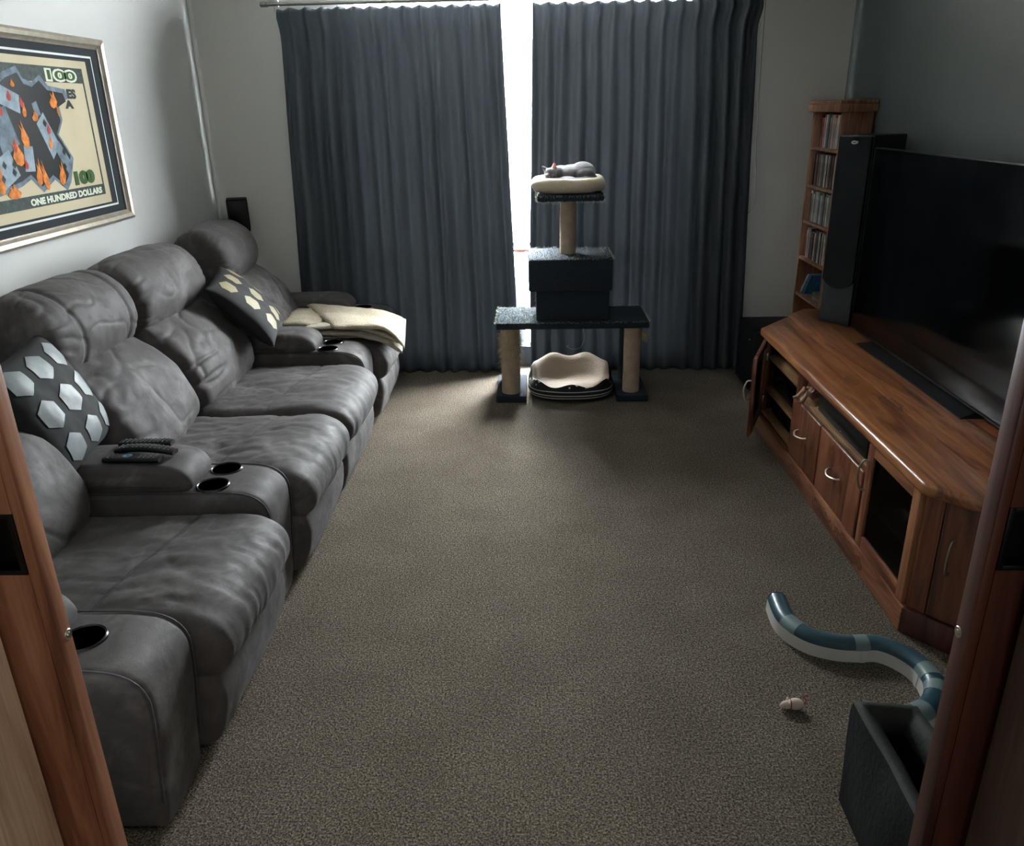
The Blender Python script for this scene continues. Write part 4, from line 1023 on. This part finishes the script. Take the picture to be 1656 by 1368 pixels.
# toy mouse
MAT['mouse'] = pbr('mouse_white', '#cbb9ab', .8, bump=(300, .4, .003))
mo = thing('toy_mouse', 'small white toy mouse with a red collar on the carpet', 'cat toy', (.765, 1.945, 0))
m = MB(); m.ell((.777, 1.944, .018), (.026, .017, .018)); m.ell((.752, 1.944, .015), (.018, .012, .013)); m.ell((.738, 1.944, .012), (.008, .006, .006))
blob('body', m, .0022, 4, 'mouse', mo)
for s_ in (-1, 1):
    MB().ell((.756, 1.944+s_*.011, .027), (.003, .006, .007)).build('ear', 'mouse', mo); MB().ell((.744, 1.944+s_*.009, .017), (.0018,)*3).build('eye', 'black_plastic', mo)
MAT['red'] = pbr('red_thread', '#9a3b34', .7)
MB().tube([(.763+.001*math.cos(a), 1.944+.0142*math.cos(a), .0165+.0155*math.sin(a)) for a in [2*PI*k/18 for k in range(18)]], .0016, 5, True).build('collar', 'red', mo)
MB().tube(smooth_open([(.801, 1.944, .018), (.810, 1.948, .026), (.806, 1.955, .036), (.815, 1.958, .040)], 6), .0022, 6).build('tail', 'red', mo)

# black fabric bin ------------------------------------------------------------
MAT['bin_cloth'] = pbr('bin_cloth', '#0a0b0c', .8, bump=(60, .3, .006), Specular_IOR_Level=.25)
MAT['bin_rim'] = pbr('bin_rim', '#20221e', .75, bump=(50, .4, .006), Specular_IOR_Level=.25)
bn = thing('fabric_bin', 'open black fabric storage bin on the carpet by the doorway', 'storage bin', (.855, 1.40, 0))
BX0, BX1, BY0, BY1, BH = .775, .935, 1.215, 1.59, .325
def ring(x0, x1, y0, y1, n=14):
    P_ = []
    for k in range(n): P_.append((x0+(x1-x0)*k/n, y0))
    for k in range(n): P_.append((x1, y0+(y1-y0)*k/n))
    for k in range(n): P_.append((x1-(x1-x0)*k/n, y1))
    for k in range(n): P_.append((x0, y1-(y1-y0)*k/n))
    return P_
def shell(levels, nm, mat, close):
    vs = []; fs = []; n0 = None
    for (inset, z, amp, sd) in levels:
        R_ = ring(BX0+inset, BX1-inset, BY0+inset, BY1-inset); n0 = len(R_)
        for i, (x, y) in enumerate(R_):
            d = Vector((x-.855, y-1.40)).normalized(); k = amp*noise.noise(Vector((x*7, y*7, z*5+sd)))
            tt = (i % 14)/14; bul = .014*math.sin(PI*tt)*math.sin(PI*min(1, z/BH)) if amp else 0
            vs.append((x+d.x*(k+bul), y+d.y*(k+bul), z+k*.4))
    for j in range(len(levels)-1):
        for i in range(n0): fs.append([j*n0+i, j*n0+(i+1) % n0, (j+1)*n0+(i+1) % n0, (j+1)*n0+i])
    if close: fs.append(list(range(n0)) if close == 1 else [(len(levels)-1)*n0+i for i in range(n0)])
    return MB().add(vs, fs).build(nm, mat, bn, angle=60)
shell([(.012, .0, 0, 0), (.004, .02, .01, 0), (.0, .12, .016, 0), (.0, .22, .016, 0), (.002, .30, .012, 0), (.004, BH, .010, 0)], 'outer_wall', 'bin_cloth', 1)
shell([(.004, BH, .010, 0), (.010, BH+.006, .012, 0), (.026, BH+.004, .016, 0), (.048, BH-.016, .020, 0), (.052, BH-.05, .018, 0)], 'rim', 'bin_rim', 0)
shell([(.052, BH-.05, .018, 0), (.030, .15, .01, 0), (.025, .05, .0, 0)], 'lining', 'black_matte', 2)
MAT['toy_dark'] = pbr('toy_dark', '#1a1a1c', .9, var=(40, .4), bump=(120, .8, .01))
rb = random.Random(3)
for k, (x, y, z, r_) in enumerate(((.857, 1.32, .14, .036), (.855, 1.41, .13, .034), (.858, 1.50, .12, .032))):
    m = MB().ell((x, y, z), (r_, r_*.9, r_*.8), None, 20, 14)
    for v in m.v: v += (v-Vector((x, y, z)))*.35*noise.noise(v*30)
    tag(m.build('plush_ball', 'toy_dark'), 'dark shaggy toy lying inside the black fabric bin', 'cat toy', 'dark toys in the fabric bin')
tag(MB().tube(smooth_open([(.835, 1.30, .18), (.85, 1.295, .205), (.87, 1.285, .215), (.885, 1.28, .19)], 8), .003, 6).build('teal_wand', pbr('wand_teal', '#2f6f86', .4)), 'thin teal toy wand sticking out of the bin', 'cat toy')
